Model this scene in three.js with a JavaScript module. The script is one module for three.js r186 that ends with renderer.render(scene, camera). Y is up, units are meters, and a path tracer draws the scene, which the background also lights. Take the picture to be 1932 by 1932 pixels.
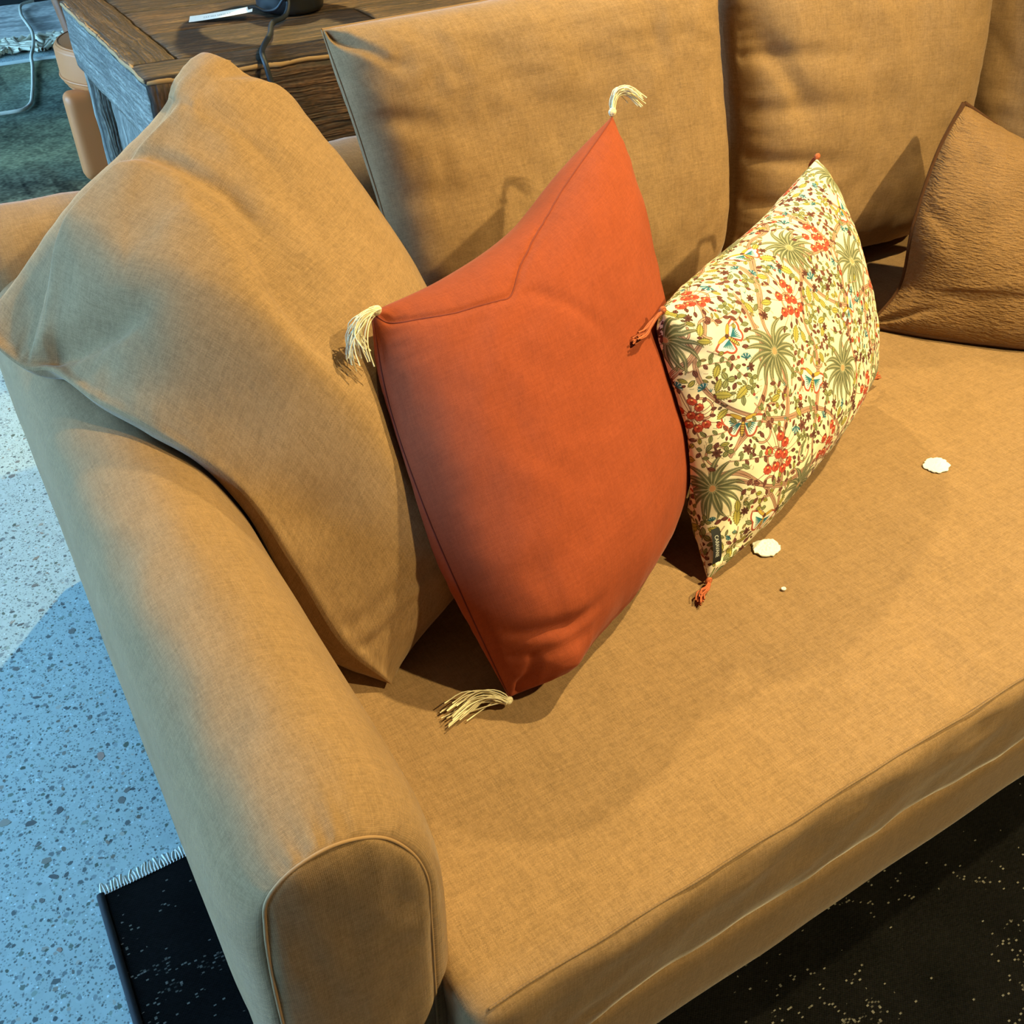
import * as THREE from 'three';
import { mergeGeometries, mergeVertices } from 'three/addons/utils/BufferGeometryUtils.js';
import { RoundedBoxGeometry } from 'three/addons/geometries/RoundedBoxGeometry.js';
import { createNoise2D, createNoise3D } from 'simplex-noise';

// ---------------------------------------------------------------- camera, sky, lamps, exposure
const V = (x, y, z) => new THREE.Vector3(x, y, z);
const scene = new THREE.Scene();
const EYE = V(0, 1.4, 0), PITCH = 0.68969, YAW = 0.54467, FOCAL = 1838;
const camera = new THREE.PerspectiveCamera(2 * Math.atan(966 / FOCAL) * 180 / Math.PI, 1, 0.05, 60);
camera.position.copy(EYE);
camera.lookAt(EYE.clone().add(V(Math.sin(YAW) * Math.cos(PITCH), -Math.sin(PITCH), -Math.cos(YAW) * Math.cos(PITCH))));
scene.add(camera);
const renderer = new THREE.WebGLRenderer({ antialias: true });
renderer.toneMapping = THREE.LinearToneMapping;
renderer.toneMappingExposure = 1.0;
renderer.shadowMap.enabled = true;
scene.background = new THREE.Color().setRGB(0.29, 0.64, 1.0);        // overcast cool sky, seen through the shop window
scene.backgroundIntensity = 15;
const WARM = new THREE.Color().setRGB(1.0, 0.79, 0.34);
// shop spotlights: position, target, intensity (candela), half angle, penumbra, size
const SPOTS = [
  [V(1.85, 3.05, -0.55), V(0.80, 0.45, -0.95), 33, 0.75, 0.8, 1.6],
  [V(1.90, 3.05, 0.90), V(1.30, 0.43, -0.58), 40, 0.58, 0.9, 2.0],
  [V(1.30, 3.05, -3.15), V(0.30, 0.40, -2.10), 24, 0.72, 0.5, 1.6],
];

// ---------------------------------------------------------------- helpers
function mulberry(a) { return () => { a |= 0; a = a + 0x6D2B79F5 | 0; let t = Math.imul(a ^ a >>> 15, 1 | a); t = t + Math.imul(t ^ t >>> 7, 61 | t) ^ t; return ((t ^ t >>> 14) >>> 0) / 4294967296; }; }
const rnd = mulberry(7);
const n2 = createNoise2D(mulberry(11)), n3 = createNoise3D(mulberry(12));
const lerp = (a, b, t) => a + (b - a) * t, clamp = (x, a, b) => Math.min(b, Math.max(a, x));
const smooth = (a, b, x) => { const t = clamp((x - a) / (b - a), 0, 1); return t * t * (3 - 2 * t); };
const counts = {};
function numbered(n) { const k = counts[n] = (counts[n] ?? -1) + 1; return k ? n + '_' + String(k).padStart(3, '0') : n; }
function tag(o, label, category, group) { o.userData.label = label; o.userData.category = category; if (group) o.userData.group = group; return o; }
function mesh(name, g, m, parent, label) {
  const o = new THREE.Mesh(g, m); o.name = numbered(name); o.castShadow = o.receiveShadow = true;
  if (label) o.userData.label = label;
  (parent ?? scene).add(o); return o;
}
function thing(name, label, category, pos, group) {
  const o = new THREE.Group(); o.name = numbered(name); if (pos) o.position.copy(pos); scene.add(o);
  return tag(o, label, category, group);
}
// parts are described in world coordinates and moved into the thing's own frame
function part(name, g, m, t, label) { g.translate(-t.position.x, -t.position.y, -t.position.z); return mesh(name, g, m, t, label); }
function structure(name, g, m) { const o = mesh(name, g, m); o.userData.kind = 'structure'; return o; }
function box(x0, x1, y0, y1, z0, z1, r = 0.004) {
  const g = r > 0 ? new RoundedBoxGeometry(x1 - x0, y1 - y0, z1 - z0, 3, Math.min(r, (x1 - x0) / 2.1, (y1 - y0) / 2.1, (z1 - z0) / 2.1)) : new THREE.BoxGeometry(x1 - x0, y1 - y0, z1 - z0);
  return g.translate((x0 + x1) / 2, (y0 + y1) / 2, (z0 + z1) / 2);
}
// texture coordinates in metres from the dominant face direction
function boxUV(g, along = 'x') {
  const p = g.attributes.position, n = g.attributes.normal, uv = new Float32Array(p.count * 2);
  for (let i = 0; i < p.count; i++) {
    const ax = Math.abs(n.getX(i)), ay = Math.abs(n.getY(i)), az = Math.abs(n.getZ(i)), x = p.getX(i), y = p.getY(i), z = p.getZ(i);
    let a, b;
    if (ay >= ax && ay >= az) [a, b] = along === 'z' ? [z, x] : [x, z];
    else if (ax >= az) [a, b] = along === 'y' ? [y, z] : [z, y];
    else [a, b] = along === 'y' ? [y, x] : [x, y];
    uv[2 * i] = a; uv[2 * i + 1] = b;
  }
  g.setAttribute('uv', new THREE.BufferAttribute(uv, 2)); return g;
}
function tube(pts, r, seg = 24, rad = 6, closed = false) { return new THREE.TubeGeometry(new THREE.CatmullRomCurve3(pts, closed, 'centripetal'), seg, r, rad, closed); }
function grid(nu, nv, f, uvf) {
  const pos = [], uv = [], idx = [];
  for (let j = 0; j <= nv; j++) for (let i = 0; i <= nu; i++) { const p = f(i / nu, j / nv); pos.push(p.x, p.y, p.z); const t = uvf ? uvf(i / nu, j / nv) : [i / nu, j / nv]; uv.push(t[0], t[1]); }
  for (let j = 0; j < nv; j++) for (let i = 0; i < nu; i++) { const a = j * (nu + 1) + i, b = a + 1, c = a + nu + 1, d = c + 1; idx.push(a, b, d, a, d, c); }
  const g = new THREE.BufferGeometry();
  g.setAttribute('position', new THREE.Float32BufferAttribute(pos, 3)); g.setAttribute('uv', new THREE.Float32BufferAttribute(uv, 2)); g.setIndex(idx); g.computeVertexNormals(); return g;
}
// a padded box: subdivided, rounded with radii (rx, ry, rz), its surface moved by disp(point, normal) metres
function softBox([x0, x1], [y0, y1], [z0, z1], [rx, ry, rz], cell, disp) {
  const c = V((x0 + x1) / 2, (y0 + y1) / 2, (z0 + z1) / 2), h = V((x1 - x0) / 2, (y1 - y0) / 2, (z1 - z0) / 2), gs = [];
  const face = (o, du, dv) => {
    const lu = du.length() * 2, lv = dv.length() * 2, nu = Math.max(2, Math.ceil(lu / cell)), nv = Math.max(2, Math.ceil(lv / cell));
    gs.push(grid(nu, nv, (u, v) => {
      const p = o.clone().addScaledVector(du, 2 * u - 1).addScaledVector(dv, 2 * v - 1);
      const q = V(clamp(p.x, -h.x + rx, h.x - rx), clamp(p.y, -h.y + ry, h.y - ry), clamp(p.z, -h.z + rz, h.z - rz));
      const d = V((p.x - q.x) / rx, (p.y - q.y) / ry, (p.z - q.z) / rz).normalize();
      const n = V(d.x / rx, d.y / ry, d.z / rz).normalize();
      q.add(V(d.x * rx, d.y * ry, d.z * rz)).add(c);
      if (disp) q.addScaledVector(n, disp(q, n));
      return q;
    }, (u, v) => [u * lu, v * lv]));
  };
  const X = V(h.x, 0, 0), Y = V(0, h.y, 0), Z = V(0, 0, h.z), neg = (v) => v.clone().negate();
  face(Y, X, neg(Z)); face(neg(Y), X, Z); face(Z, X, Y); face(neg(Z), neg(X), Y); face(X, neg(Z), Y); face(neg(X), Z, Y);
  return weldNormals(mergeGeometries(gs));
}
// smooth normals across texture seams without merging the vertices
function weldNormals(g) {
  g.computeVertexNormals();
  const p = g.attributes.position, n = g.attributes.normal, at = new Map();
  for (let i = 0; i < p.count; i++) { const k = Math.round(p.getX(i) * 2e4) + '_' + Math.round(p.getY(i) * 2e4) + '_' + Math.round(p.getZ(i) * 2e4); if (!at.has(k)) at.set(k, []); at.get(k).push(i); }
  for (const l of at.values()) if (l.length > 1) { const s = V(0, 0, 0); for (const i of l) s.add(V(n.getX(i), n.getY(i), n.getZ(i))); s.normalize(); for (const i of l) n.setXYZ(i, s.x, s.y, s.z); }
  return g;
}

// ---------------------------------------------------------------- textures
function dataTex(w, h, f, metres, srgb = true) {
  const d = new Uint8Array(w * h * 4);
  for (let y = 0; y < h; y++) for (let x = 0; x < w; x++) { const c = f(x, y), k = (y * w + x) * 4; d[k] = clamp(c[0], 0, 255); d[k + 1] = clamp(c[1], 0, 255); d[k + 2] = clamp(c[2], 0, 255); d[k + 3] = 255; }
  const t = new THREE.DataTexture(d, w, h, THREE.RGBAFormat);
  t.wrapS = t.wrapT = THREE.RepeatWrapping; t.magFilter = THREE.LinearFilter; t.minFilter = THREE.LinearMipmapLinearFilter; t.generateMipmaps = true;
  if (srgb) t.colorSpace = THREE.SRGBColorSpace; t.repeat.set(1 / metres, 1 / (metres * h / w)); t.needsUpdate = true; return t;
}
// noise that tiles over w x h
function tileNoise(w, h, cells, seed) {
  const r = mulberry(seed), cx = cells[0], cy = cells[1], a = new Float32Array(cx * cy).map(() => r() * 2 - 1), s = (t) => t * t * (3 - 2 * t);
  return (x, y) => {
    const fx = ((x / w) % 1 + 1) % 1 * cx, fy = ((y / h) % 1 + 1) % 1 * cy, ix = Math.floor(fx), iy = Math.floor(fy), tx = s(fx - ix), ty = s(fy - iy), A = (i, j) => a[(j % cy) * cx + i % cx];
    return lerp(lerp(A(ix, iy), A(ix + 1, iy), tx), lerp(A(ix, iy + 1), A(ix + 1, iy + 1), tx), ty);
  };
}
// woven upholstery: colour and height of crossing uneven threads, metres = size of the tile
function weave({ size = 1024, metres = 0.36, pitch = 0.0013, seed = 1, slub = 0.35, mottle = 0.08, contrast = 0.2, tint = [1, 1, 1] }) {
  const N = Math.round(metres / pitch), step = size / N, r = mulberry(seed);
  const warp = Array.from({ length: N }, () => r() - 0.5), weft = Array.from({ length: N }, () => r() - 0.5);
  const lx = tileNoise(size, size, [36, N], seed + 1), ly = tileNoise(size, size, [N, 36], seed + 2), m1 = tileNoise(size, size, [9, 9], seed + 3), m2 = tileNoise(size, size, [44, 40], seed + 4), m3 = tileNoise(size, size, [190, 190], seed + 5);
  const hgt = new Float32Array(size * size), col = new Float32Array(size * size);
  for (let y = 0; y < size; y++) for (let x = 0; x < size; x++) {
    const i = Math.floor(x / step) % N, j = Math.floor(y / step) % N, fx = x / step - Math.floor(x / step) - 0.5, fy = y / step - Math.floor(y / step) - 0.5, over = (i + j) % 2;
    const hw = 1 - 2.2 * fx * fx - (over ? 1.1 : 0.1) * fy * fy * 2, hf = 1 - 2.2 * fy * fy - (over ? 0.1 : 1.1) * fx * fx * 2;
    const top = over ? hf : hw, thread = over ? weft[j] * 0.8 + lx(x, y) * 0.7 : warp[i] * 0.8 + ly(x, y) * 0.7;
    hgt[y * size + x] = top * 0.7 + thread * slub * 0.7;
    col[y * size + x] = 1 + contrast * (0.26 * thread + (top - 0.72) * 1.1) + mottle * (0.3 * m1(x, y) + 0.4 * m2(x, y) + 0.8 * m3(x, y));
  }
  return {
    map: dataTex(size, size, (x, y) => { const c = col[y * size + x] * 205; return [c * tint[0], c * tint[1], c * tint[2]]; }, metres),
    bumpMap: dataTex(size, size, (x, y) => { const h = 128 + 75 * (hgt[y * size + x] - 0.35); return [h, h, h]; }, metres, false),
  };
}
function fabric(lin, w, bump = 0.0012, sheen = 0.25, sheenColor = [1, 0.9, 0.75]) {
  const m = new THREE.MeshPhysicalMaterial({ color: new THREE.Color().setRGB(...lin), roughness: 0.92, map: w.map, bumpMap: w.bumpMap, bumpScale: bump, side: THREE.DoubleSide });
  m.sheen = sheen; m.sheenRoughness = 0.5; m.sheenColor = new THREE.Color().setRGB(...sheenColor); m.specularIntensity = 0.35; return m;
}
function plain(lin, rough = 0.6, extra = {}) { return new THREE.MeshStandardMaterial({ color: new THREE.Color().setRGB(...lin), roughness: rough, ...extra }); }
function canvasTex(w, h, draw, mx, my) {
  const c = document.createElement('canvas'); c.width = w; c.height = h; draw(c.getContext('2d'), w, h);
  const t = new THREE.CanvasTexture(c); t.colorSpace = THREE.SRGBColorSpace; t.wrapS = t.wrapT = THREE.RepeatWrapping; t.repeat.set(1 / mx, 1 / my); return t;
}
const chenille = weave({ size: 1024, metres: 0.34, pitch: 0.0015, seed: 3, contrast: 0.36, mottle: 0.06 });
const linen = weave({ size: 1024, metres: 0.30, pitch: 0.0012, seed: 21, contrast: 0.22, mottle: 0.035 });
const crepe = (() => {                                               // crinkled cotton: fine crosswise ripples
  const S = 1024, M = 0.36, a = tileNoise(S, S, [60, 200], 5), b = tileNoise(S, S, [28, 120], 6), c = tileNoise(S, S, [300, 300], 8), d = tileNoise(S, S, [8, 8], 9);
  const h = (x, y) => a(x + 6 * d(x, y), y) * 0.6 + b(x, y + 6 * d(x, y)) * 0.6;
  return { map: dataTex(S, S, (x, y) => { const k = 205 * (1 + 0.05 * h(x, y) + 0.08 * c(x, y) + 0.05 * d(x, y)); return [k, k, k]; }, M), bumpMap: dataTex(S, S, (x, y) => { const k = 128 + 70 * h(x, y) + 14 * c(x, y); return [k, k, k]; }, M, false) };
})();
const OCHRE = [0.41, 0.250, 0.130];
const M = {
  sofa: fabric(OCHRE, chenille, 0.0010, 0.6, [0.95, 0.88, 0.9]),
  seam: plain([0.26, 0.15, 0.07], 0.9),
  stitch: plain([0.34, 0.20, 0.10], 0.9),
  orange: fabric([0.43, 0.088, 0.036], linen, 0.0009, 0.3, [0.8, 0.55, 0.55]),
  orangeSeam: plain([0.18, 0.028, 0.015], 0.9),
  brown: fabric([0.33, 0.185, 0.085], crepe, 0.0035, 0.15),
  piping: fabric([0.16, 0.065, 0.028], crepe, 0.001, 0.1),
  cream: plain([0.82, 0.74, 0.52], 0.75), rust: plain([0.42, 0.10, 0.035], 0.75),
  white: plain([0.88, 0.87, 0.83], 0.85),
  black: plain([0.012, 0.013, 0.016], 0.35), cordBlack: plain([0.018, 0.022, 0.03], 0.55),
};

// ---------------------------------------------------------------- room shell
const X0 = -3.2, X1 = 6.5, Z0 = -8.2, Z1 = 3.0, TOP = 3.3;
const R2 = mulberry(41);
function pebble(ctx, x, y, r, col, k = R2) {
  const n = 4 + Math.floor(k() * 4), a0 = k() * 6.28, sx = 0.6 + k() * 0.8, rot = k() * 3.14; ctx.save(); ctx.translate(x, y); ctx.rotate(rot); ctx.scale(1, sx); ctx.beginPath();
  for (let i = 0; i < n; i++) { const a = a0 + (i + 0.35 * k()) / n * 6.283, q = r * (0.7 + 0.45 * k()); ctx[i ? 'lineTo' : 'moveTo'](q * Math.cos(a), q * Math.sin(a)); } ctx.closePath(); ctx.fillStyle = col; ctx.fill(); ctx.restore();
}
const concreteTex = canvasTex(2048, 2048, (c, w) => {
  c.fillStyle = '#c6c5c0'; c.fillRect(0, 0, w, w);
  const put = (x, y, r, col) => { for (const dx of [0, -w, w]) for (const dy of [0, -w, w]) if (x + dx > -r && x + dx < w + r && y + dy > -r && y + dy < w + r) pebble(c, x + dx, y + dy, r, col, mulberry(Math.floor(x * 977 + y * 131))); };
  for (let i = 0; i < 5200; i++) { const g = 178 + R2() * 44; put(R2() * w, R2() * w, 4 + R2() * 22, `rgba(${g},${g - 1},${g - 6},0.3)`); }
  for (let i = 0; i < 44000; i++) { const g = 96 + R2() * 95; put(R2() * w, R2() * w, 1.2 + R2() * 2.6, `rgba(${g},${g - 1},${g - 5},0.85)`); }
  for (let i = 0; i < 3500; i++) { const g = 222 + R2() * 30; put(R2() * w, R2() * w, 1.2 + R2() * 2.6, `rgba(${g},${g},${g},0.9)`); }
  for (let i = 0; i < 8500; i++) { const g = 84 + R2() * 88, t = R2(); put(R2() * w, R2() * w, 2.8 + R2() * R2() * 8, t < 0.08 ? `rgb(${g + 36},${g + 14},${g})` : t < 0.3 ? `rgb(${g},${g + 4},${g - 8})` : `rgb(${g},${g},${g})`); }
}, 1.1, 1.1);
const floor = structure('floor', boxUV(box(X0, X1, -0.15, 0, Z0, Z1, 0)), new THREE.MeshStandardMaterial({ map: concreteTex, color: new THREE.Color().setRGB(0.66, 0.85, 0.92), roughness: 0.6 }));  // blue tint over the grey concrete: part of the cool daylight put into its colour
{ // the larger aggregate stones of the ground concrete beside the sofa
  const r = mulberry(90), mats = [[0.16, 0.165, 0.16], [0.22, 0.22, 0.20], [0.11, 0.12, 0.125], [0.30, 0.29, 0.26], [0.25, 0.21, 0.17], [0.36, 0.25, 0.21]].map((c) => plain(c, 0.4));
  const shapes = Array.from({ length: 14 }, () => {
    const n = 5 + Math.floor(r() * 3), s = new THREE.Shape(), a0 = r() * 6.28, sq = 0.35 + 0.5 * r();
    for (let i = 0; i < n; i++) { const a = a0 + (i + 0.4 * r()) / n * 6.283, q = 0.75 + 0.35 * r(); s[i ? 'lineTo' : 'moveTo'](q * Math.cos(a), q * sq * Math.sin(a)); }
    return new THREE.ExtrudeGeometry(s, { depth: 0.4, bevelEnabled: false }).rotateX(-Math.PI / 2);
  });
  const used = [];
  for (let k = 0, made = 0; k < 4000 && made < 290; k++) {
    const z = -0.62 - 2.3 * r(), x = -0.03 - (0.62 - 0.08 * (z + 0.6)) * r() * 0.9, s = 0.0042 + 0.0082 * r() * r();
    if ((x > -0.145 && z > -1.02) || used.some(([a, b, q]) => Math.hypot(a - x, b - z) < q + s + 0.004)) continue;
    used.push([x, z, s]); made++;
    const o = mesh('stone', shapes[Math.floor(r() * shapes.length)], mats[Math.floor(r() * r() * mats.length)], floor);
    o.position.set(x, -0.0008, z); o.scale.set(s, 0.003, s); o.rotation.y = r() * 6.28;
  }
}
const plaster = plain([0.34, 0.32, 0.29], 0.9), dark = plain([0.20, 0.18, 0.16], 0.85);
structure('ceiling', box(X0, X1, TOP, TOP + 0.15, Z0, Z1, 0), plain([0.16, 0.15, 0.14], 0.9));
structure('wall_back', box(X0 - 0.2, X1 + 0.2, -0.15, TOP + 0.15, Z0 - 0.2, Z0, 0), plaster);
structure('wall_right', box(X1, X1 + 0.2, -0.15, TOP + 0.15, Z0, Z1, 0), plaster);
structure('wall_front', box(X0 - 0.2, X1 + 0.2, -0.15, TOP + 0.15, Z1, Z1 + 0.2, 0), dark);
// shop front with a wide window: the daylight that greys the arm and floods the floor
const W0 = -7.4, W1 = -0.35, WS = 0.25, WH = 2.95;
structure('wall_left', mergeGeometries([box(X0 - 0.2, X0, -0.15, WS, Z0, Z1, 0), box(X0 - 0.2, X0, WH, TOP + 0.15, Z0, Z1, 0), box(X0 - 0.2, X0, WS, WH, Z0, W0, 0), box(X0 - 0.2, X0, WS, WH, W1, Z1, 0)]), plaster);
const win = structure('window_1', mergeGeometries([box(X0 - 0.12, X0 - 0.04, WS, WS + 0.06, W0, W1, 0), box(X0 - 0.12, X0 - 0.04, WH - 0.06, WH, W0, W1, 0), ...[0, 1, 2, 3, 4].map((k) => { const z = lerp(W0 + 0.03, W1 - 0.03, k / 4); return box(X0 - 0.12, X0 - 0.04, WS, WH, z - 0.03, z + 0.03, 0); })]), plain([0.03, 0.03, 0.03], 0.5));
const glass = new THREE.MeshPhysicalMaterial({ color: 0xffffff, roughness: 0, transmission: 1, thickness: 0, ior: 1.5 });
for (let k = 0; k < 4; k++) mesh('pane', new THREE.PlaneGeometry((W1 - W0) / 4 - 0.06, WH - WS - 0.1).rotateY(Math.PI / 2).translate(X0 - 0.08, (WS + WH) / 2, lerp(W0, W1, (k + 0.5) / 4)), glass, win);
structure('ground', box(-40, X0 - 0.2, -0.3, -0.15, -30, 25, 0), plain([0.35, 0.35, 0.35], 0.9));

// ceiling spotlights
const glow = new THREE.MeshStandardMaterial({ color: 0x000000, emissive: new THREE.Color().setRGB(1, 0.8, 0.5), emissiveIntensity: 3 });
SPOTS.forEach(([p, t, cd, ang, pen, size], i) => {
  const l = new THREE.SpotLight(WARM, cd, 0, ang, pen, 2); l.name = 'spot_beam' + (i ? '_00' + i : ''); l.position.copy(p); l.target.position.copy(t); l.target.name = 'spot_target' + (i ? '_00' + i : '');
  l.castShadow = true; l.shadow.radius = size; scene.add(l, l.target);
  const g = thing('ceiling_spotlight', ['black ceiling spotlight aimed down at the cushions', 'black ceiling spotlight in front of the sofa seat', 'black ceiling spotlight above the wooden table'][i], 'spotlight', p);
  const d = t.clone().sub(p).normalize(), q = new THREE.Quaternion().setFromUnitVectors(V(0, 1, 0), d);
  const can = mesh('housing', new THREE.LatheGeometry([[0.0, -0.16], [0.045, -0.16], [0.05, -0.15], [0.05, -0.012], [0.046, -0.012], [0.046, -0.02], [0, -0.02]].map(([a, b]) => new THREE.Vector2(a, b)), 32), M.black, g); can.quaternion.copy(q);
  const lens = mesh('lens', new THREE.CylinderGeometry(0.044, 0.044, 0.003, 32).translate(0, -0.018, 0), glow, g); lens.quaternion.copy(q);
  mesh('stem', new THREE.CylinderGeometry(0.008, 0.008, TOP - p.y - 0.05, 10).translate(-d.x * 0.1, (TOP - p.y) / 2 + 0.025, -d.z * 0.1), M.black, g);
});

// ---------------------------------------------------------------- rugs on the floor
const blackRugTex = (() => {
  const S = 1024, Mt = 0.62, N = 280, st = S / N, p = tileNoise(S, S, [7, 9], 61), q = tileNoise(S, S, [24, 60], 62), r = mulberry(63), on = new Float32Array(N * N).map(() => r()), g = tileNoise(S, S, [12, 12], 64);
  return dataTex(S, S, (x, y) => {
    const i = Math.floor(x / st) % N, j = Math.floor(y / st) % N, fx = x / st - Math.floor(x / st), v = on[j * N + (i >> 1)], patch = p(x, y) * 0.8 + q(x, y) * 0.9;
    const k = 5 + 7 * ((i + j) % 2) + 7 * v + 3 * g(x, y);
    if (v > 0.975 - 0.2 * smooth(0.35, 1.2, patch) && patch > 0.1) { const w = (40 + 300 * (v - 0.78)) * (i % 2 && fx > 0.6 ? 0.5 : 1); return [w, w * 0.97, w * 0.92]; }
    return [k * 1.02, k * 0.97, k];
  }, Mt);
})();
const blackRug = thing('black_rug', 'flat woven black rug with worn white flecks lying under the sofa', 'rug', V(1.6, 0, 0.2));
part('pile', grid(120, 60, (u, v) => V(lerp(-0.133, 3.6, u), 0.009 + 0.001 * n2(u * 40, v * 30), lerp(1.9, -0.985, v)), (u, v) => [u * 3.73, v * 2.88]), new THREE.MeshPhysicalMaterial({ map: blackRugTex, roughness: 1, specularIntensity: 0.15 }), blackRug);
{
  const r = mulberry(71), gs = [];
  part('selvedge', tube([V(-0.135, 0.007, -0.985), V(-0.136, 0.007, -0.5), V(-0.134, 0.007, 0.5), V(-0.135, 0.007, 1.9)], 0.0065, 60, 8), plain([0.012, 0.014, 0.02], 0.9), blackRug, 'dark bound side edge');
  for (let k = 0; k < 260; k++) { const x = lerp(-0.132, 1.1, k / 260), l = 0.014 + 0.010 * r(); gs.push(tube([V(x, 0.009, -0.98), V(x + 0.003 * (r() - 0.5), 0.008, -0.99), V(x + 0.010 * (r() - 0.5), 0.004, -0.985 - l)], 0.0022, 3, 4)); }
  part('fringe', mergeGeometries(gs), plain([0.62, 0.62, 0.58], 0.9), blackRug, 'short pale fringe along the end').userData.kind = 'stuff';
}
const greenTex = (() => {
  const S = 1024, a = tileNoise(S, S, [6, 6], 81), b = tileNoise(S, S, [40, 40], 82), c = tileNoise(S, S, [200, 200], 83), d = tileNoise(S, S, [70, 4], 84), e = tileNoise(S, S, [18, 5], 85);
  return dataTex(S, S, (x, y) => { const k = 1 + 0.28 * a(x, y) + 0.15 * b(x, y) + 0.22 * c(x, y) - 0.30 * smooth(0.25, 0.9, d(x, y)) * smooth(-0.1, 0.6, e(x, y)), t = 0.5 + 0.5 * a(y, x); return [lerp(112, 96, t) * k, lerp(112, 108, t) * k, lerp(86, 98, t) * k]; }, 1.9);
})();
const green = thing('green_rug', 'washed dark green rug with a pale end edge behind the sofa', 'rug', V(0.6, 0, -4.6));
part('pile', grid(90, 60, (u, v) => V(lerp(-1.6, 2.8, u), 0.010 + 0.0015 * n2(u * 30, v * 20), lerp(-3.1, -5.80, v)), (u, v) => [u * 4.4, v * 2.7]), new THREE.MeshPhysicalMaterial({ map: greenTex, roughness: 1, specularIntensity: 0.2 }), green);
part('end_edge', tube(Array.from({ length: 40 }, (_, k) => V(lerp(-1.6, 2.8, k / 39), 0.010, -5.81 + 0.008 * n2(k * 0.6, 3))), 0.013, 120, 6), plain([0.62, 0.66, 0.62], 0.9), green, 'pale woven end edge');
const paleTex = (() => { const S = 512, a = tileNoise(S, S, [8, 8], 91), b = tileNoise(S, S, [50, 50], 92), c = tileNoise(S, S, [4, 14], 93); return dataTex(S, S, (x, y) => { const k = 1 + 0.12 * b(x, y), t = smooth(0, 0.8, c(x, y) + 0.3 * a(x, y)); return [lerp(206, 150, t) * k, lerp(205, 152, t) * k, lerp(200, 150, t) * k]; }, 0.9); })();
const pale = thing('pale_rug', 'pale mottled rug with knotted cream fringe beyond the green rug', 'rug', V(0.6, 0, -6.6));
part('pile', grid(60, 30, (u, v) => V(lerp(-1.4, 2.9, u), 0.012 + 0.003 * n2(u * 14, v * 8), lerp(-6.26, -7.15, v)), (u, v) => [u * 4.3, v]), new THREE.MeshStandardMaterial({ map: paleTex, roughness: 0.95 }), pale);
{
  const r = mulberry(101);
  for (let k = 0; k < 26; k++) {
    const x = 0.1 + k * 0.042, s = r() < 0.5 ? -1 : 1, gs = [], l = 0.17 + 0.10 * r();
    for (let j = 0; j < 4; j++) gs.push(tube(Array.from({ length: 7 }, (_, i) => V(x + s * 0.10 * Math.sin(i / 6 * 2.6 + j * 0.4) + 0.012 * Math.sin(i * 2 + j * 1.6), 0.022 + 0.009 * Math.cos(i * 2 + j * 1.6), -6.25 + l * i / 6 + 0.012 * (r() - 0.5))), 0.011, 16, 5));
    part('fringe_tassel', mergeGeometries(gs), plain([0.72, 0.66, 0.52], 0.9), pale);
  }
}
const plinth = thing('display_plinth', 'low black display plinth standing past the pale fringed rug', 'plinth', V(0.8, 0, -7.5));
part('body', box(-1.0, 2.8, 0.0, 0.5, -7.9, -7.16, 0.01), M.black, plinth);
part('top', box(-1.02, 2.82, 0.5, 0.53, -7.92, -7.14, 0.008), M.black, plinth);
const cable = thing('white_cable', 'thin white cable trailing loosely over the green rug', 'cable', V(0.6, 0, -5.5));
part('cable', tube([V(0.90, 0.03, -7.1), V(0.824, 0.035, -7.02), V(0.78, 0.03, -6.82), V(0.736, 0.056, -6.18), V(0.691, 0.048, -5.93), V(0.650, 0.036, -5.78), V(0.636, 0.026, -5.69), V(0.545, 0.022, -5.2), V(0.50, 0.022, -5.02), V(0.453, 0.022, -4.96), V(0.364, 0.022, -4.954), V(0.1, 0.022, -4.9)], 0.0085, 90, 8), plain([0.70, 0.66, 0.56], 0.5), cable);

// ---------------------------------------------------------------- leather chair behind the table
const leather = new THREE.MeshPhysicalMaterial({ color: new THREE.Color().setRGB(0.50, 0.165, 0.05), roughness: 0.5, clearcoat: 0.1, clearcoatRoughness: 0.5 });
const chair = thing('leather_chair', 'tan leather chair with round padded seat standing behind the table', 'chair', V(0.8, 0, -4.1));
{
  const R = 0.255, prof = [[0, 0.315], [R - 0.04, 0.315], [R - 0.012, 0.325], [R, 0.35], [R, 0.43], [R - 0.004, 0.452], [R - 0.03, 0.464], [0.1, 0.470], [0, 0.470]].map(([a, b]) => new THREE.Vector2(a, b));
  part('seat', new THREE.LatheGeometry(new THREE.SplineCurve(prof).getPoints(60), 64).translate(0.80, 0, -4.1), leather, chair);
  part('piping', mergeGeometries([new THREE.TorusGeometry(R - 0.018, 0.006, 8, 72).rotateX(Math.PI / 2).translate(0.80, 0.459, -4.1), new THREE.TorusGeometry(R + 0.001, 0.005, 8, 72).rotateX(Math.PI / 2).translate(0.80, 0.352, -4.1)]), leather, chair);
  const legs = [[0.575, -3.985], [0.97, -3.985], [0.66, -4.28], [0.94, -4.28]];
  legs.forEach(([x, z], i) => part('leg', softBox([x - 0.062, x + 0.062], [0.012, 0.33], [z - 0.045, z + 0.045], [0.03, 0.03, 0.03], 0.012), leather, chair));
  for (const s of [0, 1]) part('back_post', tube([V(0.665 + s * 0.28, 0.33, -4.31), V(0.635 + s * 0.3, 0.6, -4.36), V(0.60 + s * 0.32, 0.86, -4.42)], 0.026, 20, 12), plain([0.22, 0.075, 0.028], 0.4), chair, 'dark wooden back post');
  part('back_rest', softBox([0.58, 0.99], [0.72, 0.92], [-4.45, -4.385], [0.03, 0.05, 0.03], 0.02), leather, chair);
}

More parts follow.
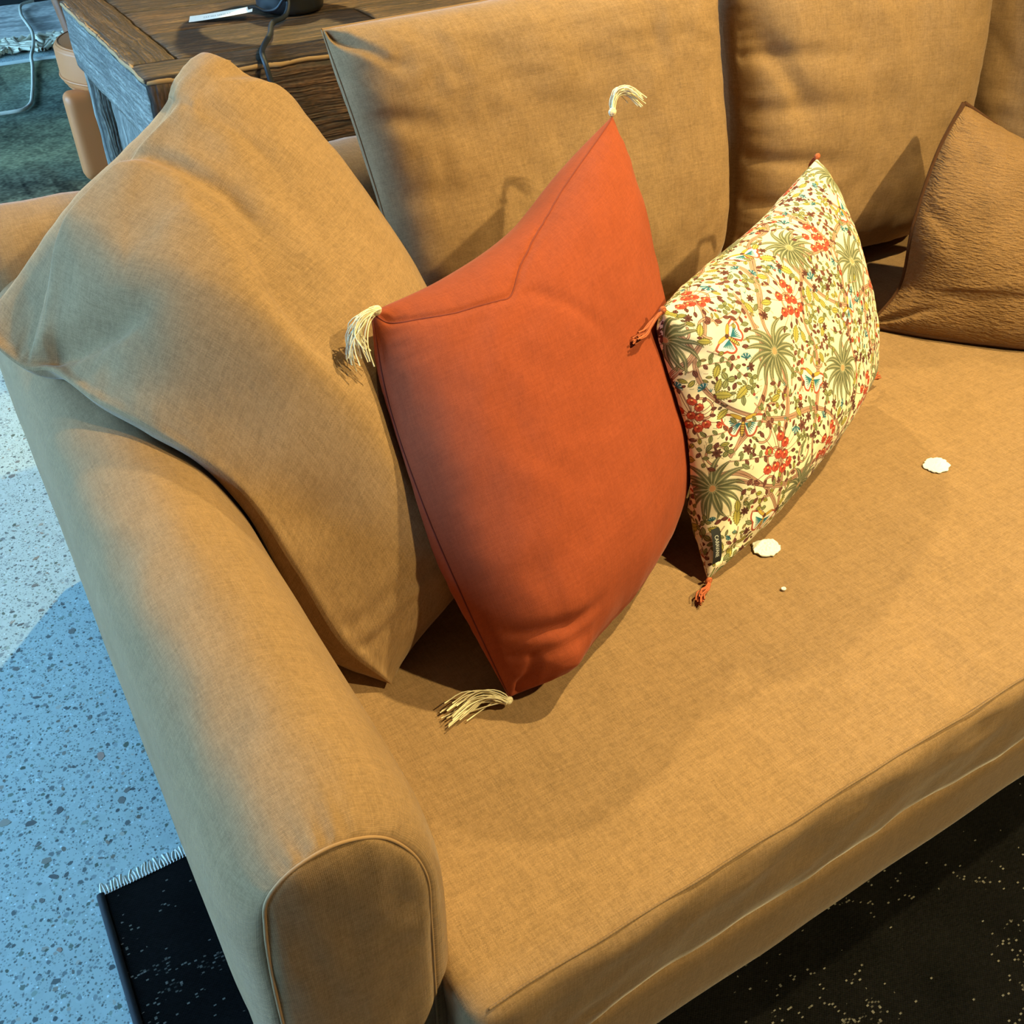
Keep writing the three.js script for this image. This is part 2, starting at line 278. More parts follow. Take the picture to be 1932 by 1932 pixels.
// ---------------------------------------------------------------- wooden table
function woodTex(seed, base, hi, lo, w = 1024, h = 256, mx = 1.0, my = 0.25) {
  const a = tileNoise(w, h, [6, 60], seed), b = tileNoise(w, h, [26, 128], seed + 1), c = tileNoise(w, h, [6, 9], seed + 2), d = tileNoise(w, h, [140, 128], seed + 3), e = tileNoise(w, h, [30, 30], seed + 4);
  const f = (x, y) => 0.55 * a(x, y + 5 * c(x, y)) + 0.45 * b(x, y + 5 * c(x, y));
  const t = dataTex(w, h, (x, y) => { const k = f(x, y), s = k > 0 ? k : 0, q = k < 0 ? -k : 0, m = 1 + 0.18 * c(x, y) + 0.26 * d(x, y), wear = smooth(0.55, 0.95, e(x, y) + 0.45 * a(x, y)); return [0, 1, 2].map((i) => lerp(lerp(lerp(base[i], hi[i], s * 0.8), lo[i], q * 0.9) * m, hi[i] * 1.15, wear * 0.45)); }, mx);
  const u = dataTex(w, h, (x, y) => { const k = 128 + 90 * f(x, y) + 14 * d(x, y); return [k, k, k]; }, mx, false);
  for (const q of [t, u]) q.repeat.set(1 / mx, 1 / my);
  return new THREE.MeshStandardMaterial({ map: t, bumpMap: u, bumpScale: 0.005, roughness: 0.72 });
}
const woodA = woodTex(201, [78, 56, 36], [128, 98, 62], [36, 25, 17]), woodB = woodTex(221, [70, 52, 36], [118, 92, 62], [32, 24, 17]), woodDark = woodTex(241, [58, 38, 24], [92, 64, 40], [24, 15, 10]), woodDaylit = woodTex(261, [98, 96, 90], [136, 134, 126], [54, 52, 50]), rim = plain([0.34, 0.20, 0.085], 0.7);  // grey tone of the side boards and two legs: cool window light painted in
const TX = 0.424, TY = 0.84, TZ = -2.095, TB = -2.885, TR_ = 2.6;
const table = thing('wooden_table', 'rustic dark wooden table of thick worn planks behind the sofa', 'table', V(1.5, 0, -2.5));
function worn(g, amp) { const p = g.attributes.position; for (let i = 0; i < p.count; i++) { const x = p.getX(i), y = p.getY(i), z = p.getZ(i); p.setXYZ(i, x + amp * n3(x * 14, y * 14, z * 14), y + amp * 0.6 * n3(x * 14 + 9, y * 14, z * 14), z + amp * n3(x * 14, y * 14 + 9, z * 14)); } return weldNormals(g); }
function plank(name, xs, ys, zs, along, mat, amp = 0.002, label) { const g = boxUV(softBox(xs, ys, zs, [0.006, 0.006, 0.006], 0.02), along); return part(name, worn(g, amp), mat, table, label); }
plank('end_board', [TX, TX + 0.10], [TY - 0.014, TY], [TB, TZ - 0.112], 'z', woodB, 0.0022, 'breadboard end with grain across the top');
plank('plank', [TX + 0.001, TR_], [TY - 0.014, TY + 0.0005], [TZ - 0.109, TZ], 'x', woodB);
[[0, 0.23], [0.232, 0.46], [0.462, 0.678]].forEach(([a, b], i) => plank('plank', [TX + 0.103, 1.02 + 0.4 * (i % 2)], [TY - 0.02, TY - 0.001 * (i + 1)], [TZ - 0.112 - b, TZ - 0.112 - a], 'x', i % 2 ? woodA : woodB));
[[0, 0.23], [0.232, 0.46], [0.462, 0.678]].forEach(([a, b], i) => plank('plank', [1.023 + 0.4 * (i % 2), TR_], [TY - 0.02, TY - 0.001 * (i + 1)], [TZ - 0.112 - b, TZ - 0.112 - a], 'x', i % 2 ? woodB : woodA));
plank('side_apron', [TX + 0.001, TX + 0.05], [TY - 0.155, TY - 0.013], [TB + 0.005, TZ - 0.006], 'z', woodDaylit, 0.002, 'side board under the top, window light painted in as grey');
plank('front_apron', [TX + 0.072, TR_ - 0.02], [TY - 0.26, TY - 0.013], [TZ - 0.05, TZ - 0.001], 'x', woodDark, 0.002, 'dark front board under the top');
plank('corner_post', [TX + 0.004, TX + 0.070], [TY - 0.155, TY - 0.013], [TZ - 0.06, TZ + 0.001], 'y', woodDark, 0.003, 'dark end grain block at the corner');
plank('edge_strip', [TX + 0.004, TR_], [TY - 0.015, TY - 0.004], [TZ - 0.012, TZ + 0.0015], 'x', rim, 0.003, 'pale chipped front edge');
plank('edge_strip', [TX - 0.001, TX + 0.012], [TY - 0.013, TY - 0.001], [TB + 0.01, TZ - 0.006], 'z', rim, 0.003, 'pale chipped side edge');
plank('side_panel', [TX + 0.03, TX + 0.05], [0.06, TY - 0.157], [TZ - 0.60, TZ - 0.1], 'y', woodDaylit, 0.002, 'upright side panel, window light painted in as grey');
plank('leg', [TX + 0.012, TX + 0.10], [0, TY - 0.157], [TZ - 0.098, TZ - 0.01], 'y', woodDaylit);
plank('leg', [TX + 0.012, TX + 0.10], [0, TY - 0.157], [TB + 0.01, TB + 0.075], 'y', woodDaylit);
plank('leg', [TR_ - 0.10, TR_ - 0.012], [0, TY - 0.157], [TZ - 0.098, TZ - 0.01], 'y', woodDark);
plank('leg', [TR_ - 0.10, TR_ - 0.012], [0, TY - 0.157], [TB + 0.01, TB + 0.075], 'y', woodDark);
plank('back_panel', [TX + 0.1, TR_ - 0.1], [0.06, TY - 0.04], [TB + 0.02, TB + 0.04], 'y', woodDark);

// table lamp, cord, tag
const lamp = thing('table_lamp', 'black cylindrical table lamp standing on the wooden table', 'lamp', V(0.884, TY, -2.49));
{
  const L = (pts, y0) => new THREE.LatheGeometry(pts.map(([a, b]) => new THREE.Vector2(a, b)), 48).translate(0.884, y0, -2.49);
  part('base', L([[0, 0.0], [0.072, 0.0], [0.078, 0.004], [0.080, 0.012], [0.080, 0.20], [0.077, 0.208], [0, 0.21]], TY + 0.0025), M.black, lamp);
  part('stem', L([[0, 0.2], [0.012, 0.2], [0.012, 0.40], [0, 0.40]], TY), M.black, lamp);
  part('lamp_shade', L([[0.15, 0.34], [0.19, 0.34], [0.15, 0.56], [0.148, 0.56], [0.188, 0.342]], TY), plain([0.03, 0.03, 0.03], 0.8, { side: THREE.DoubleSide }), lamp);
  part('cord', tube([V(0.852, TY + 0.055, -2.411), V(0.848, TY + 0.03, -2.400), V(0.832, TY + 0.012, -2.385), V(0.790, TY + 0.0095, -2.352), V(0.741, TY + 0.0095, -2.245), V(0.698, TY + 0.0095, -2.165), V(0.672, TY + 0.0105, -2.100), V(0.668, TY + 0.001, -2.078), V(0.676, TY - 0.05, -2.074), V(0.70, TY - 0.14, -2.068), V(0.715, TY - 0.26, -2.066), V(0.72, 0.3, -2.06), V(0.74, 0.006, -2.03)], 0.0058, 90, 8), M.cordBlack, lamp, 'black flex hanging over the table edge');
  part('cord_knot', new THREE.TorusGeometry(0.011, 0.007, 8, 20).rotateY(0.5).translate(0.850, TY + 0.052, -2.408), M.cordBlack, lamp);
}
const tagTex = canvasTex(512, 96, (c) => { c.fillStyle = '#eef3f4'; c.fillRect(0, 0, 512, 96); c.strokeStyle = '#c9cfd2'; c.strokeRect(46, 28, 320, 44); c.fillStyle = '#5a646c'; c.font = '27px serif'; c.fillText('TAT 003 MBTLAT', 112, 61); }, 1, 1);
const priceTag = thing('price_tag', 'white paper price tag on the table beside the lamp', 'tag', V(0.71, TY, -2.48));
{
  const a = V(0.641, TY + 0.003, -2.505), b = V(0.777, TY + 0.008, -2.45), side = V(-0.0150, -0.004, 0.0371);
  part('card', grid(24, 4, (u, v) => { const p = a.clone().lerp(b, u).addScaledVector(side, 0.5 - v); p.y += 0.012 * u * u + 0.002 * Math.sin(u * 3); return p; }), new THREE.MeshStandardMaterial({ map: tagTex, roughness: 0.6, side: THREE.DoubleSide }), priceTag);
  part('string', tube([V(0.768, TY + 0.021, -2.455), V(0.782, TY + 0.024, -2.45), V(0.80, TY + 0.016, -2.44), V(0.822, TY + 0.02, -2.420), V(0.836, TY + 0.045, -2.394)], 0.0035, 24, 6), M.cordBlack, priceTag, 'black string');
}

// ---------------------------------------------------------------- sofa
const body = [[0.001, 0.10], [-0.001, 0.36], [-0.002, 0.52], [0.002, 0.62], [0.018, 0.682], [0.055, 0.722], [0.104, 0.734], [0.152, 0.716], [0.187, 0.664], [0.203, 0.595], [0.207, 0.52], [0.207, 0.36], [0.207, 0.10]];
const ARM = new THREE.CatmullRomCurve3(body.map(([x, y]) => V(x, y, 0)), false, 'centripetal').getPoints(160);
const sofa = thing('sofa', 'ochre chenille sofa with a rounded arm and deep seat', 'sofa', V(1.3, 0, -1.1));
const wob = (k, a, s = 0) => (p) => a * n3(p.x * k + s, p.y * k, p.z * k);
{
  const w1 = wob(5, 0.004), w2 = wob(14, 0.0016, 4);
  part('seat_base', softBox([0.03, 2.85], [0.085, 0.262], [-1.74, -0.3665], [0.02, 0.02, 0.02], 0.03, (p) => w1(p) * 0.5), M.sofa, sofa);
  const seat = softBox([0.178, 2.80], [0.250, 0.43], [-1.62, -0.366], [0.03, 0.020, 0.018], 0.016, (p, n) => {
    let d = n.y > 0.5 ? w1(p) * 0.25 + w2(p) * 0.4 : w1(p) * 0.7 + w2(p) * 0.7;
    if (n.y > 0.5) d -= 0.010 * smooth(-0.75, -0.37, p.z) * 0.3;
    if (n.z > 0.5) d += 0.005 * Math.sin((p.y - 0.25) / 0.18 * Math.PI) + 0.003 * n3(p.x * 9, p.y * 16, 2);
    d -= 0.004 * Math.exp(-(((p.x - 0.96) + (p.z + 0.5) * 0.35) ** 2) / 0.0006) * (n.y > 0.5 ? smooth(-0.75, -0.5, p.z) : 0);
    return d;
  });
  part('seat_cushion', seat, M.sofa, sofa);
  part('seat_seam', tube(Array.from({ length: 60 }, (_, k) => V(lerp(0.20, 2.78, k / 59), 0.4255 + 0.0012 * n2(k * 0.5, 1), -0.3735 + 0.0015 * n2(k * 0.4, 5))), 0.0014, 300, 6), M.sofa, sofa, 'stitched seam along the front of the seat');
  part('back_frame', softBox([0.0, 2.85], [0.1, 0.785], [-1.80, -1.575], [0.06, 0.075, 0.09], 0.03, (p) => w1(p) + w2(p)), M.sofa, sofa);
  part('arm', softBox([2.63, 2.85], [0.1, 0.70], [-1.62, -0.42], [0.09, 0.09, 0.05], 0.03, (p) => w1(p)), M.sofa, sofa);
  // near arm: a padded body lofted to a narrower sewn front panel
  const front = [[0.016, 0.10], [0.019, 0.36], [0.023, 0.54], [0.032, 0.665], [0.040, 0.702], [0.062, 0.722], [0.098, 0.727], [0.132, 0.710], [0.156, 0.672], [0.170, 0.620], [0.170, 0.54], [0.166, 0.36], [0.163, 0.10]];
  const cf = new THREE.CatmullRomCurve3(front.map(([x, y]) => V(x, y, 0)), false, 'centripetal'), cb = new THREE.CatmullRomCurve3(body.map(([x, y]) => V(x, y, 0)), false, 'centripetal');
  const NS = 110, F = Array.from({ length: NS + 1 }, (_, i) => cf.getPoint(i / NS)), B = Array.from({ length: NS + 1 }, (_, i) => cb.getPoint(i / NS)), len = cb.getLength();
  const ZF = -0.425, LEN = 1.22, NZ = 130;
  const armAt = (i, t) => {
    const d = LEN * t ** 1.7, e = d < 0.085 ? Math.sqrt(1 - (1 - d / 0.085) ** 2) : 1, a = F[i], b = B[i], p = V(lerp(a.x, b.x, e), lerp(a.y, b.y, e), ZF - d);
    const s = i / NS, up = smooth(0.3, 0.42, s) * (1 - smooth(0.62, 0.74, s));
    const gather = 0.0022 * Math.sin(s * 165 + 3 * n2(s * 20, 1)) * Math.exp(-d / 0.022) * up * smooth(0, 0.006, d);
    const sag = 0.010 * up * smooth(0.2, 0.6, d);
    p.y += (gather + 0.0016 * n3(p.x * 12, p.y * 12, p.z * 9)) * (up + 0.1) - sag * 0.3; p.x += 0.0014 * n3(p.x * 8 + 5, p.y * 7, p.z * 6);
    return p;
  };
  part('arm', grid(NS, NZ, (u, v) => armAt(Math.round(u * NS), v), (u, v) => [u * len, LEN * v ** 1.7]), M.sofa, sofa);
  const HF = NS / 2, panel = grid(28, HF, (u, v) => { const i = Math.round(v * HF), p = F[i], q = F[NS - i], w = q.x - p.x; return V(lerp(p.x, q.x, u), lerp(p.y, q.y, u), ZF + 0.0005 + 0.012 * Math.sqrt(Math.max(0, 4 * u * (1 - u))) * smooth(0, 0.12, w) * (1 - 0.3 * v) + 0.0012 * n2(lerp(p.x, q.x, u) * 22, p.y * 9)); });
  { const p = panel.attributes.position, uv = panel.attributes.uv; for (let i = 0; i < p.count; i++) uv.setXY(i, p.getX(i), p.getY(i)); }
  const armPanel = part('arm_front', panel, M.sofa, sofa, 'sewn front panel of the arm');
  const ring = F.map((q, i) => V(q.x, q.y, ZF + 0.0005));
  mesh('seam', tube(ring.map((q) => q.clone().sub(sofa.position)), 0.0017, 220, 6), M.stitch, armPanel);
  for (const [x, z] of [[0.12, -0.55], [2.7, -0.55], [0.12, -1.65], [2.7, -1.65]]) part('foot', box(x - 0.03, x + 0.03, 0.0112, 0.09, z - 0.03, z + 0.03, 0.005), M.black, sofa);
}

// ---------------------------------------------------------------- cushions
// A cushion: a surface spanned by four edge curves, puffed to both sides; folds = creases and ridges pressed into it.
function offSofa(p) {
  if (p.x < 0.24 && p.x > -0.02 && p.y < 0.76 && p.z < -0.43) {       // the padded arm
    let best = 1e9, k = 0; for (let i = 0; i < ARM.length; i++) { const d = (p.x - ARM[i].x) ** 2 + (p.y - ARM[i].y) ** 2; if (d < best) { best = d; k = i; } }
    const a = ARM[Math.max(0, k - 1)], c = ARM[Math.min(ARM.length - 1, k + 1)], l = Math.hypot(c.x - a.x, c.y - a.y), nx = -(c.y - a.y) / l, ny = (c.x - a.x) / l, d = (p.x - ARM[k].x) * nx + (p.y - ARM[k].y) * ny;
    if (d < 0.0035) { p.x += nx * (0.0035 - d); p.y += ny * (0.0035 - d); }
  }
  if (p.z < -1.566 && p.y < 0.793) { if (p.y > 0.75 && p.z < -1.60) p.y = 0.793; else p.z = -1.566; }
  if (p.y < 0.4325 && p.z < -0.35) p.y = 0.4325 + 0.0004 * Math.sin(p.x * 90);
  return p;
}
// pushes the points of g out of the front of cushions laid before it
function press(g, half, ...others) {
  const p = g.attributes.position, a = V(), q = V();
  for (const o of others) {
    const S = [], n = 72; for (let i = 0; i <= n; i++) for (let j = 0; j <= n; j++) { const u = i / n, v = j / n, e = 0.004, s = o.surf(u, v, 1), t1 = o.surf(Math.min(1, u + e), v, 1).sub(o.surf(Math.max(0, u - e), v, 1)), t2 = o.surf(u, Math.min(1, v + e), 1).sub(o.surf(u, Math.max(0, v - e), 1)); t1.cross(t2).normalize(); if (t1.y > -0.35) S.push([s, t1]); }
    for (let i = half ? p.count / 2 : 0; i < p.count; i++) {
      a.fromBufferAttribute(p, i); let best = 0.03, k = null;
      for (const s of S) { const d = (s[0].x - a.x) ** 2 + (s[0].y - a.y) ** 2 + (s[0].z - a.z) ** 2; if (d < best) { best = d; k = s; } }
      if (!k) continue; const d = q.copy(a).sub(k[0]).dot(k[1]); if (d < 0.005 && d > -0.17) { a.addScaledVector(k[1], 0.005 - d); p.setXYZ(i, a.x, Math.max(a.y, 0.4325), a.z); }
    }
  }
  return weldNormals(g);
}
function cushion({ TL, TR, BR, BL, t = [], r = [], b = [], l = [], W, H, Tf, Tb, ex = 2.4, eq, pw = 0.5, soft = 0, bumps = [], bow = V(0, 0, 0), folds = [], amp = 0.002, pucker = 0.0012, seed = 0, nu = 150, nv = 150, groove = 0.004 }) {
  const C = (p) => new THREE.CatmullRomCurve3(p, false, 'centripetal'), ct = C([TL, ...t, TR]), cb = C([BL, ...b, BR]), cl = C([BL, ...l, TL]), cr = C([BR, ...r, TR]);
  const mid = (u, v) => {
    const p = cb.getPoint(u).multiplyScalar(1 - v).addScaledVector(ct.getPoint(u), v).addScaledVector(cl.getPoint(v), 1 - u).addScaledVector(cr.getPoint(v), u);
    p.addScaledVector(BL, -(1 - u) * (1 - v)).addScaledVector(BR, -u * (1 - v)).addScaledVector(TL, -(1 - u) * v).addScaledVector(TR, -u * v);
    return p.addScaledVector(bow, 16 * u * (1 - u) * v * (1 - v));
  };
  const nrm = (u, v) => { const e = 0.02, a = mid(Math.min(1, u + e), v).sub(mid(Math.max(0, u - e), v)), c = mid(u, Math.min(1, v + e)).sub(mid(u, Math.max(0, v - e))); return a.cross(c).normalize(); };
  const space = (s) => lerp(s, 0.5 - 0.5 * Math.cos(Math.PI * s), 0.75);
  const surf = (u, v, side) => {
    const a = Math.abs(2 * u - 1), c = Math.abs(2 * v - 1), prof = Math.max(0, (1 - a ** ex) * (1 - c ** (eq ?? ex))) ** pw, T = side > 0 ? Tf : Tb, x = u * W, y = v * H;
    let d = T * prof * (side > 0 && soft ? lerp(0.3, 1, smooth(0, soft, u)) : 1);
    const edge = Math.min(x, W - x, y, H - y), live = smooth(0, 0.014, edge);
    let f = amp * (n3(x * 6, y * 6, seed + side) + 0.5 * n3(x * 15, y * 15, seed + 3 * side));
    const along = Math.min(x, W - x) < Math.min(y, H - y) ? y : x;
    f += pucker * Math.sin(along * 190 + 4 * n2(along * 9, seed + side)) * smooth(0, 0.01, edge) * Math.exp(-edge / 0.025);
    f -= groove * Math.exp(-edge / 0.006) * smooth(0, 0.1, prof);
    for (const q of bumps) if ((q.side ?? 1) === side) d += q.h * Math.exp(-(((x - q.at[0] * W) ** 2 + (y - q.at[1] * H) ** 2) / q.s ** 2)) * Math.min(1, prof * 2.5);
    for (const q of folds) {
      if (q.path) {                                                  // a crease along a polyline: groove of width w, with a step (raised on its left) of width 3w
        if ((q.side ?? 1) !== side) continue;
        let best = 1e9, sd = 1, at = 0; const n = q.path.length - 1;
        for (let k = 0; k < n; k++) { const [u0, v0] = q.path[k], [u1, v1] = q.path[k + 1], ax = u0 * W, ay = v0 * H, dx = u1 * W - ax, dy = v1 * H - ay, tt = clamp(((x - ax) * dx + (y - ay) * dy) / (dx * dx + dy * dy), 0, 1), px = x - ax - tt * dx, py = y - ay - tt * dy, dd = Math.hypot(px, py); if (dd < best) { best = dd; sd = Math.sign(dx * py - dy * px) || 1; at = (k + tt) / n; } }
        const tp = q.full ? 1 : smooth(0, 0.25, at) * (1 - smooth(0.6, 1, at));
        f += tp * (q.h * Math.exp(-((best / q.w) ** 2)) + (q.step ?? 0) * sd * (1 - Math.exp(-best / q.w)) * Math.exp(-best / (3.5 * q.w)));
        continue;
      }
      if ((q.side ?? 1) !== side) continue;
      const ax = q.a[0] * W, ay = q.a[1] * H, dx = q.b[0] * W - ax, dy = q.b[1] * H - ay, L2 = dx * dx + dy * dy, L = Math.sqrt(L2);
      const tt = ((x - ax) * dx + (y - ay) * dy) / L2, bend = (q.bend ?? 0) * 4 * tt * (1 - tt), off = ((x - ax) * dy - (y - ay) * dx) / L - bend;
      const tp = q.edge ? smooth(-0.15, 0.02, tt) * (1 - smooth(0.2, 1.05, tt)) : smooth(-0.1, 0.3, tt) * (1 - smooth(0.7, 1.1, tt));
      const w = q.w * (q.edge ? 0.7 + 0.6 * clamp(tt, 0, 1) : 1);
      f += q.h * tp * Math.exp(-((off / w) ** 2)) * (q.edge ? 1 : 1) - (q.ridge ?? 0) * q.h * tp * Math.exp(-(((off - 2 * w) / (1.5 * w)) ** 2));
    }
    return offSofa(mid(u, v).addScaledVector(nrm(u, v), side * (d + f * live)));
  };
  const fr = grid(nu, nv, (u, v) => surf(space(u), space(v), 1), (u, v) => [space(u) * W, space(v) * H]);
  const bk = grid(nu, nv, (u, v) => surf(space(1 - u), space(v), -1), (u, v) => [space(1 - u) * W + 0.13, space(v) * H + 0.07]);
  for (const g of [fr, bk]) {                                        // texture coordinates by length along the cloth, from the middle outwards
    const p = g.attributes.position, t = g.attributes.uv, at = (i, j) => V().fromBufferAttribute(p, j * (nu + 1) + i), hu = nu / 2, hv = nv / 2, L = new Float32Array(p.count), K = new Float32Array(p.count);
    for (let j = 0; j <= nv; j++) for (const s of [1, -1]) for (let i = hu + s, l = 0; i >= 0 && i <= nu; i += s) { l += s * at(i, j).distanceTo(at(i - s, j)); L[j * (nu + 1) + i] = l; }
    for (let i = 0; i <= nu; i++) for (const s of [1, -1]) for (let j = hv + s, l = 0; j >= 0 && j <= nv; j += s) { l += s * at(i, j).distanceTo(at(i, j - s)); K[j * (nu + 1) + i] = l; }
    const o = g === fr ? 0 : 0.17; for (let i = 0; i < p.count; i++) t.setXY(i, L[i] + 0.34 + o, K[i] + 0.26 + o);
  }
  const curve = (k, n = 40) => Array.from({ length: n + 1 }, (_, i) => ({ t: ct, b: cb, l: cl, r: cr })[k].getPoint(i / n));
  const laid = (pts, n = 60) => { const k = new THREE.CatmullRomCurve3(pts.map(([u, v]) => V(u, v, 0)), false, 'centripetal'); return Array.from({ length: n + 1 }, (_, i) => { const q = k.getPoint(i / n); return surf(clamp(q.x, 0, 1), clamp(q.y, 0, 1), 1); }); };
  return { geometry: mergeGeometries([fr, bk]), curve, surf, laid };
}
const seamTube = (pts, r) => tube(pts, r, pts.length * 3, 6);

const laidDown = {};
// large back cushions
{
  const A = thing('back_cushion', 'boxy ochre back cushion directly behind the orange cushion', 'cushion', V(0.95, 0.43, -1.42), 'loose back cushions of the sofa');
  const c = cushion({ TL: V(0.615, 1.005, -1.60), TR: V(1.345, 1.03, -1.52), BR: V(1.335, 0.445, -1.42), BL: V(0.655, 0.445, -1.44), t: [V(0.80, 1.01, -1.60), V(1.15, 1.03, -1.56)], l: [V(0.655, 0.62, -1.46), V(0.640, 0.85, -1.55)], r: [V(1.352, 0.65, -1.43), V(1.352, 0.9, -1.50)], W: 0.74, H: 0.60, Tf: 0.115, Tb: 0.10, ex: 5, pw: 0.5, seed: 3, amp: 0.004, pucker: 0.001,
    folds: [{ a: [0.0, 0.985], b: [0.16, 0.80], w: 0.014, h: -0.022, edge: 1 }, { a: [0.03, 0.93], b: [0.13, 0.86], w: 0.02, h: 0.010 }, { a: [0.01, 0.70], b: [0.42, 0.56], w: 0.025, h: -0.006, edge: 1 }, { a: [0.01, 0.52], b: [0.40, 0.46], w: 0.02, h: -0.005, edge: 1 }, { a: [0.02, 0.32], b: [0.45, 0.22], w: 0.02, h: -0.005, edge: 1 }, { a: [0.52, 0.96], b: [0.62, 0.5], w: 0.035, h: -0.005 }, { a: [0.66, 0.98], b: [0.75, 0.55], w: 0.03, h: -0.004 }, { a: [0.42, 0.97], b: [0.52, 0.62], w: 0.03, h: 0.005 }] });
  part('cover', c.geometry, M.sofa, A); part('seam', mergeGeometries([seamTube(c.curve('t'), 0.0022), seamTube(c.curve('l'), 0.0022)]), M.seam, A);
  const B = thing('back_cushion', 'boxy ochre back cushion behind the floral cushion, creased along one side', 'cushion', V(1.68, 0.43, -1.40), 'loose back cushions of the sofa');
  const d = cushion({ TL: V(1.385, 1.04, -1.555), TR: V(2.03, 1.04, -1.46), BR: V(1.97, 0.445, -1.405), BL: V(1.40, 0.445, -1.43), t: [V(1.7, 1.05, -1.52)], l: [V(1.40, 0.75, -1.47)], r: [V(2.01, 0.75, -1.41)], W: 0.70, H: 0.60, Tf: 0.115, Tb: 0.10, ex: 5, pw: 0.5, seed: 8, amp: 0.003, pucker: 0.0015,
    folds: [{ a: [0.0, 0.72], b: [0.5, 0.66], w: 0.018, h: -0.007, edge: 1 }, { a: [0.0, 0.56], b: [0.6, 0.52], w: 0.022, h: -0.007, edge: 1 }, { a: [0.0, 0.42], b: [0.45, 0.36], w: 0.018, h: -0.011, edge: 1 }, { a: [0.0, 0.28], b: [0.5, 0.26], w: 0.02, h: -0.010, edge: 1 }, { a: [0.0, 0.15], b: [0.42, 0.10], w: 0.02, h: -0.010, edge: 1 }, { a: [0.02, 0.82], b: [0.2, 0.5], w: 0.025, h: -0.012 }, { a: [0.35, 0.99], b: [0.5, 0.7], w: 0.03, h: 0.004 }, { a: [0.6, 0.99], b: [0.62, 0.6], w: 0.03, h: -0.004 }] });
  part('cover', d.geometry, M.sofa, B); part('seam', mergeGeometries([seamTube(d.curve('t'), 0.0022), seamTube(d.curve('r'), 0.0022)]), M.seam, B);
  const D = thing('back_cushion', 'ochre corner cushion half hidden behind the brown piped cushion', 'cushion', V(2.3, 0.43, -1.35), 'loose back cushions of the sofa');
  const e = cushion({ TL: V(2.06, 1.03, -1.56), TR: V(2.46, 1.03, -1.05), BR: V(2.40, 0.455, -0.95), BL: V(2.10, 0.455, -1.42), W: 0.68, H: 0.60, Tf: 0.10, Tb: 0.06, ex: 5, pw: 0.5, seed: 18, amp: 0.004 });
  part('cover', e.geometry, M.sofa, D); part('seam', mergeGeometries([seamTube(e.curve('l'), 0.0022), seamTube(e.curve('t'), 0.0022)]), M.seam, D);
}
// tan pillow slumped over the arm
{
  const P = thing('slumped_pillow', 'large soft ochre pillow slumped over the sofa arm', 'pillow', V(0.4, 0.43, -1.05));
  const c = cushion({ BL: V(0.292, 0.442, -0.778), TL: V(-0.012, 0.775, -1.33), TR: V(0.436, 1.000, -1.515), BR: V(0.600, 0.46, -1.36), l: [V(0.250, 0.50, -0.815), V(0.222, 0.60, -0.87), V(0.192, 0.69, -0.935), V(0.129, 0.745, -1.02), V(0.085, 0.752, -1.11), V(0.052, 0.752, -1.215), V(0.026, 0.744, -1.252)], t: [V(0.165, 0.868, -1.42), V(0.335, 0.945, -1.505), V(0.400, 1.008, -1.53)], r: [V(0.565, 0.62, -1.40), V(0.465, 0.82, -1.47), V(0.434, 0.93, -1.505)], b: [V(0.40, 0.445, -0.90), V(0.52, 0.45, -1.12)], W: 0.66, H: 0.68, Tf: 0.125, Tb: 0.12, ex: 3.2, eq: 4, pw: 0.5, soft: 0.22, seed: 5, amp: 0.003, pucker: 0.001,
    bumps: [{ at: [0.22, 0.06], s: 0.11, h: 0.05 }, { at: [0.15, 0.25], s: 0.14, h: 0.06, side: -1 }, { at: [0.90, 0.90], s: 0.15, h: -0.022 }, { at: [0.90, 0.90], s: 0.15, h: -0.022, side: -1 }],
    folds: [{ path: [[0, 0.90], [0.014, 0.782], [0.049, 0.71], [0.106, 0.632], [0.135, 0.579], [0.18, 0.53]], w: 0.012, h: -0.020, step: 0.012 }, { path: [[0.35, 0.65], [0.347, 0.592], [0.335, 0.531], [0.305, 0.496], [0.269, 0.459], [0.236, 0.406], [0.223, 0.373], [0.19, 0.33]], w: 0.014, h: -0.006, step: -0.017 }, { path: [[0.33, 0.95], [0.346, 0.814], [0.383, 0.676], [0.396, 0.573], [0.368, 0.51], [0.34, 0.46]], w: 0.012, h: -0.012, step: -0.006 }, { path: [[0.56, 0.70], [0.50, 0.55], [0.42, 0.44], [0.34, 0.38]], w: 0.016, h: -0.004, step: -0.007 }, { path: [[0.0, 0.15], [0.05, 0.14], [0.12, 0.145], [0.25, 0.13]], w: 0.010, h: -0.006, step: 0.003 }, { path: [[0.0, 0.10], [0.06, 0.09], [0.20, 0.10]], w: 0.009, h: -0.006, step: 0.003 }, { a: [0.02, 0.30], b: [0.2, 0.27], w: 0.02, h: -0.005, edge: 1 }, { path: [[0.93, 0.95], [0.80, 0.88], [0.66, 0.80]], w: 0.02, h: -0.008 }] });
  part('cover', c.geometry, M.sofa, P); part('seam', seamTube(c.curve('t'), 0.0022), M.seam, P);
  laidDown.tan = c;
}
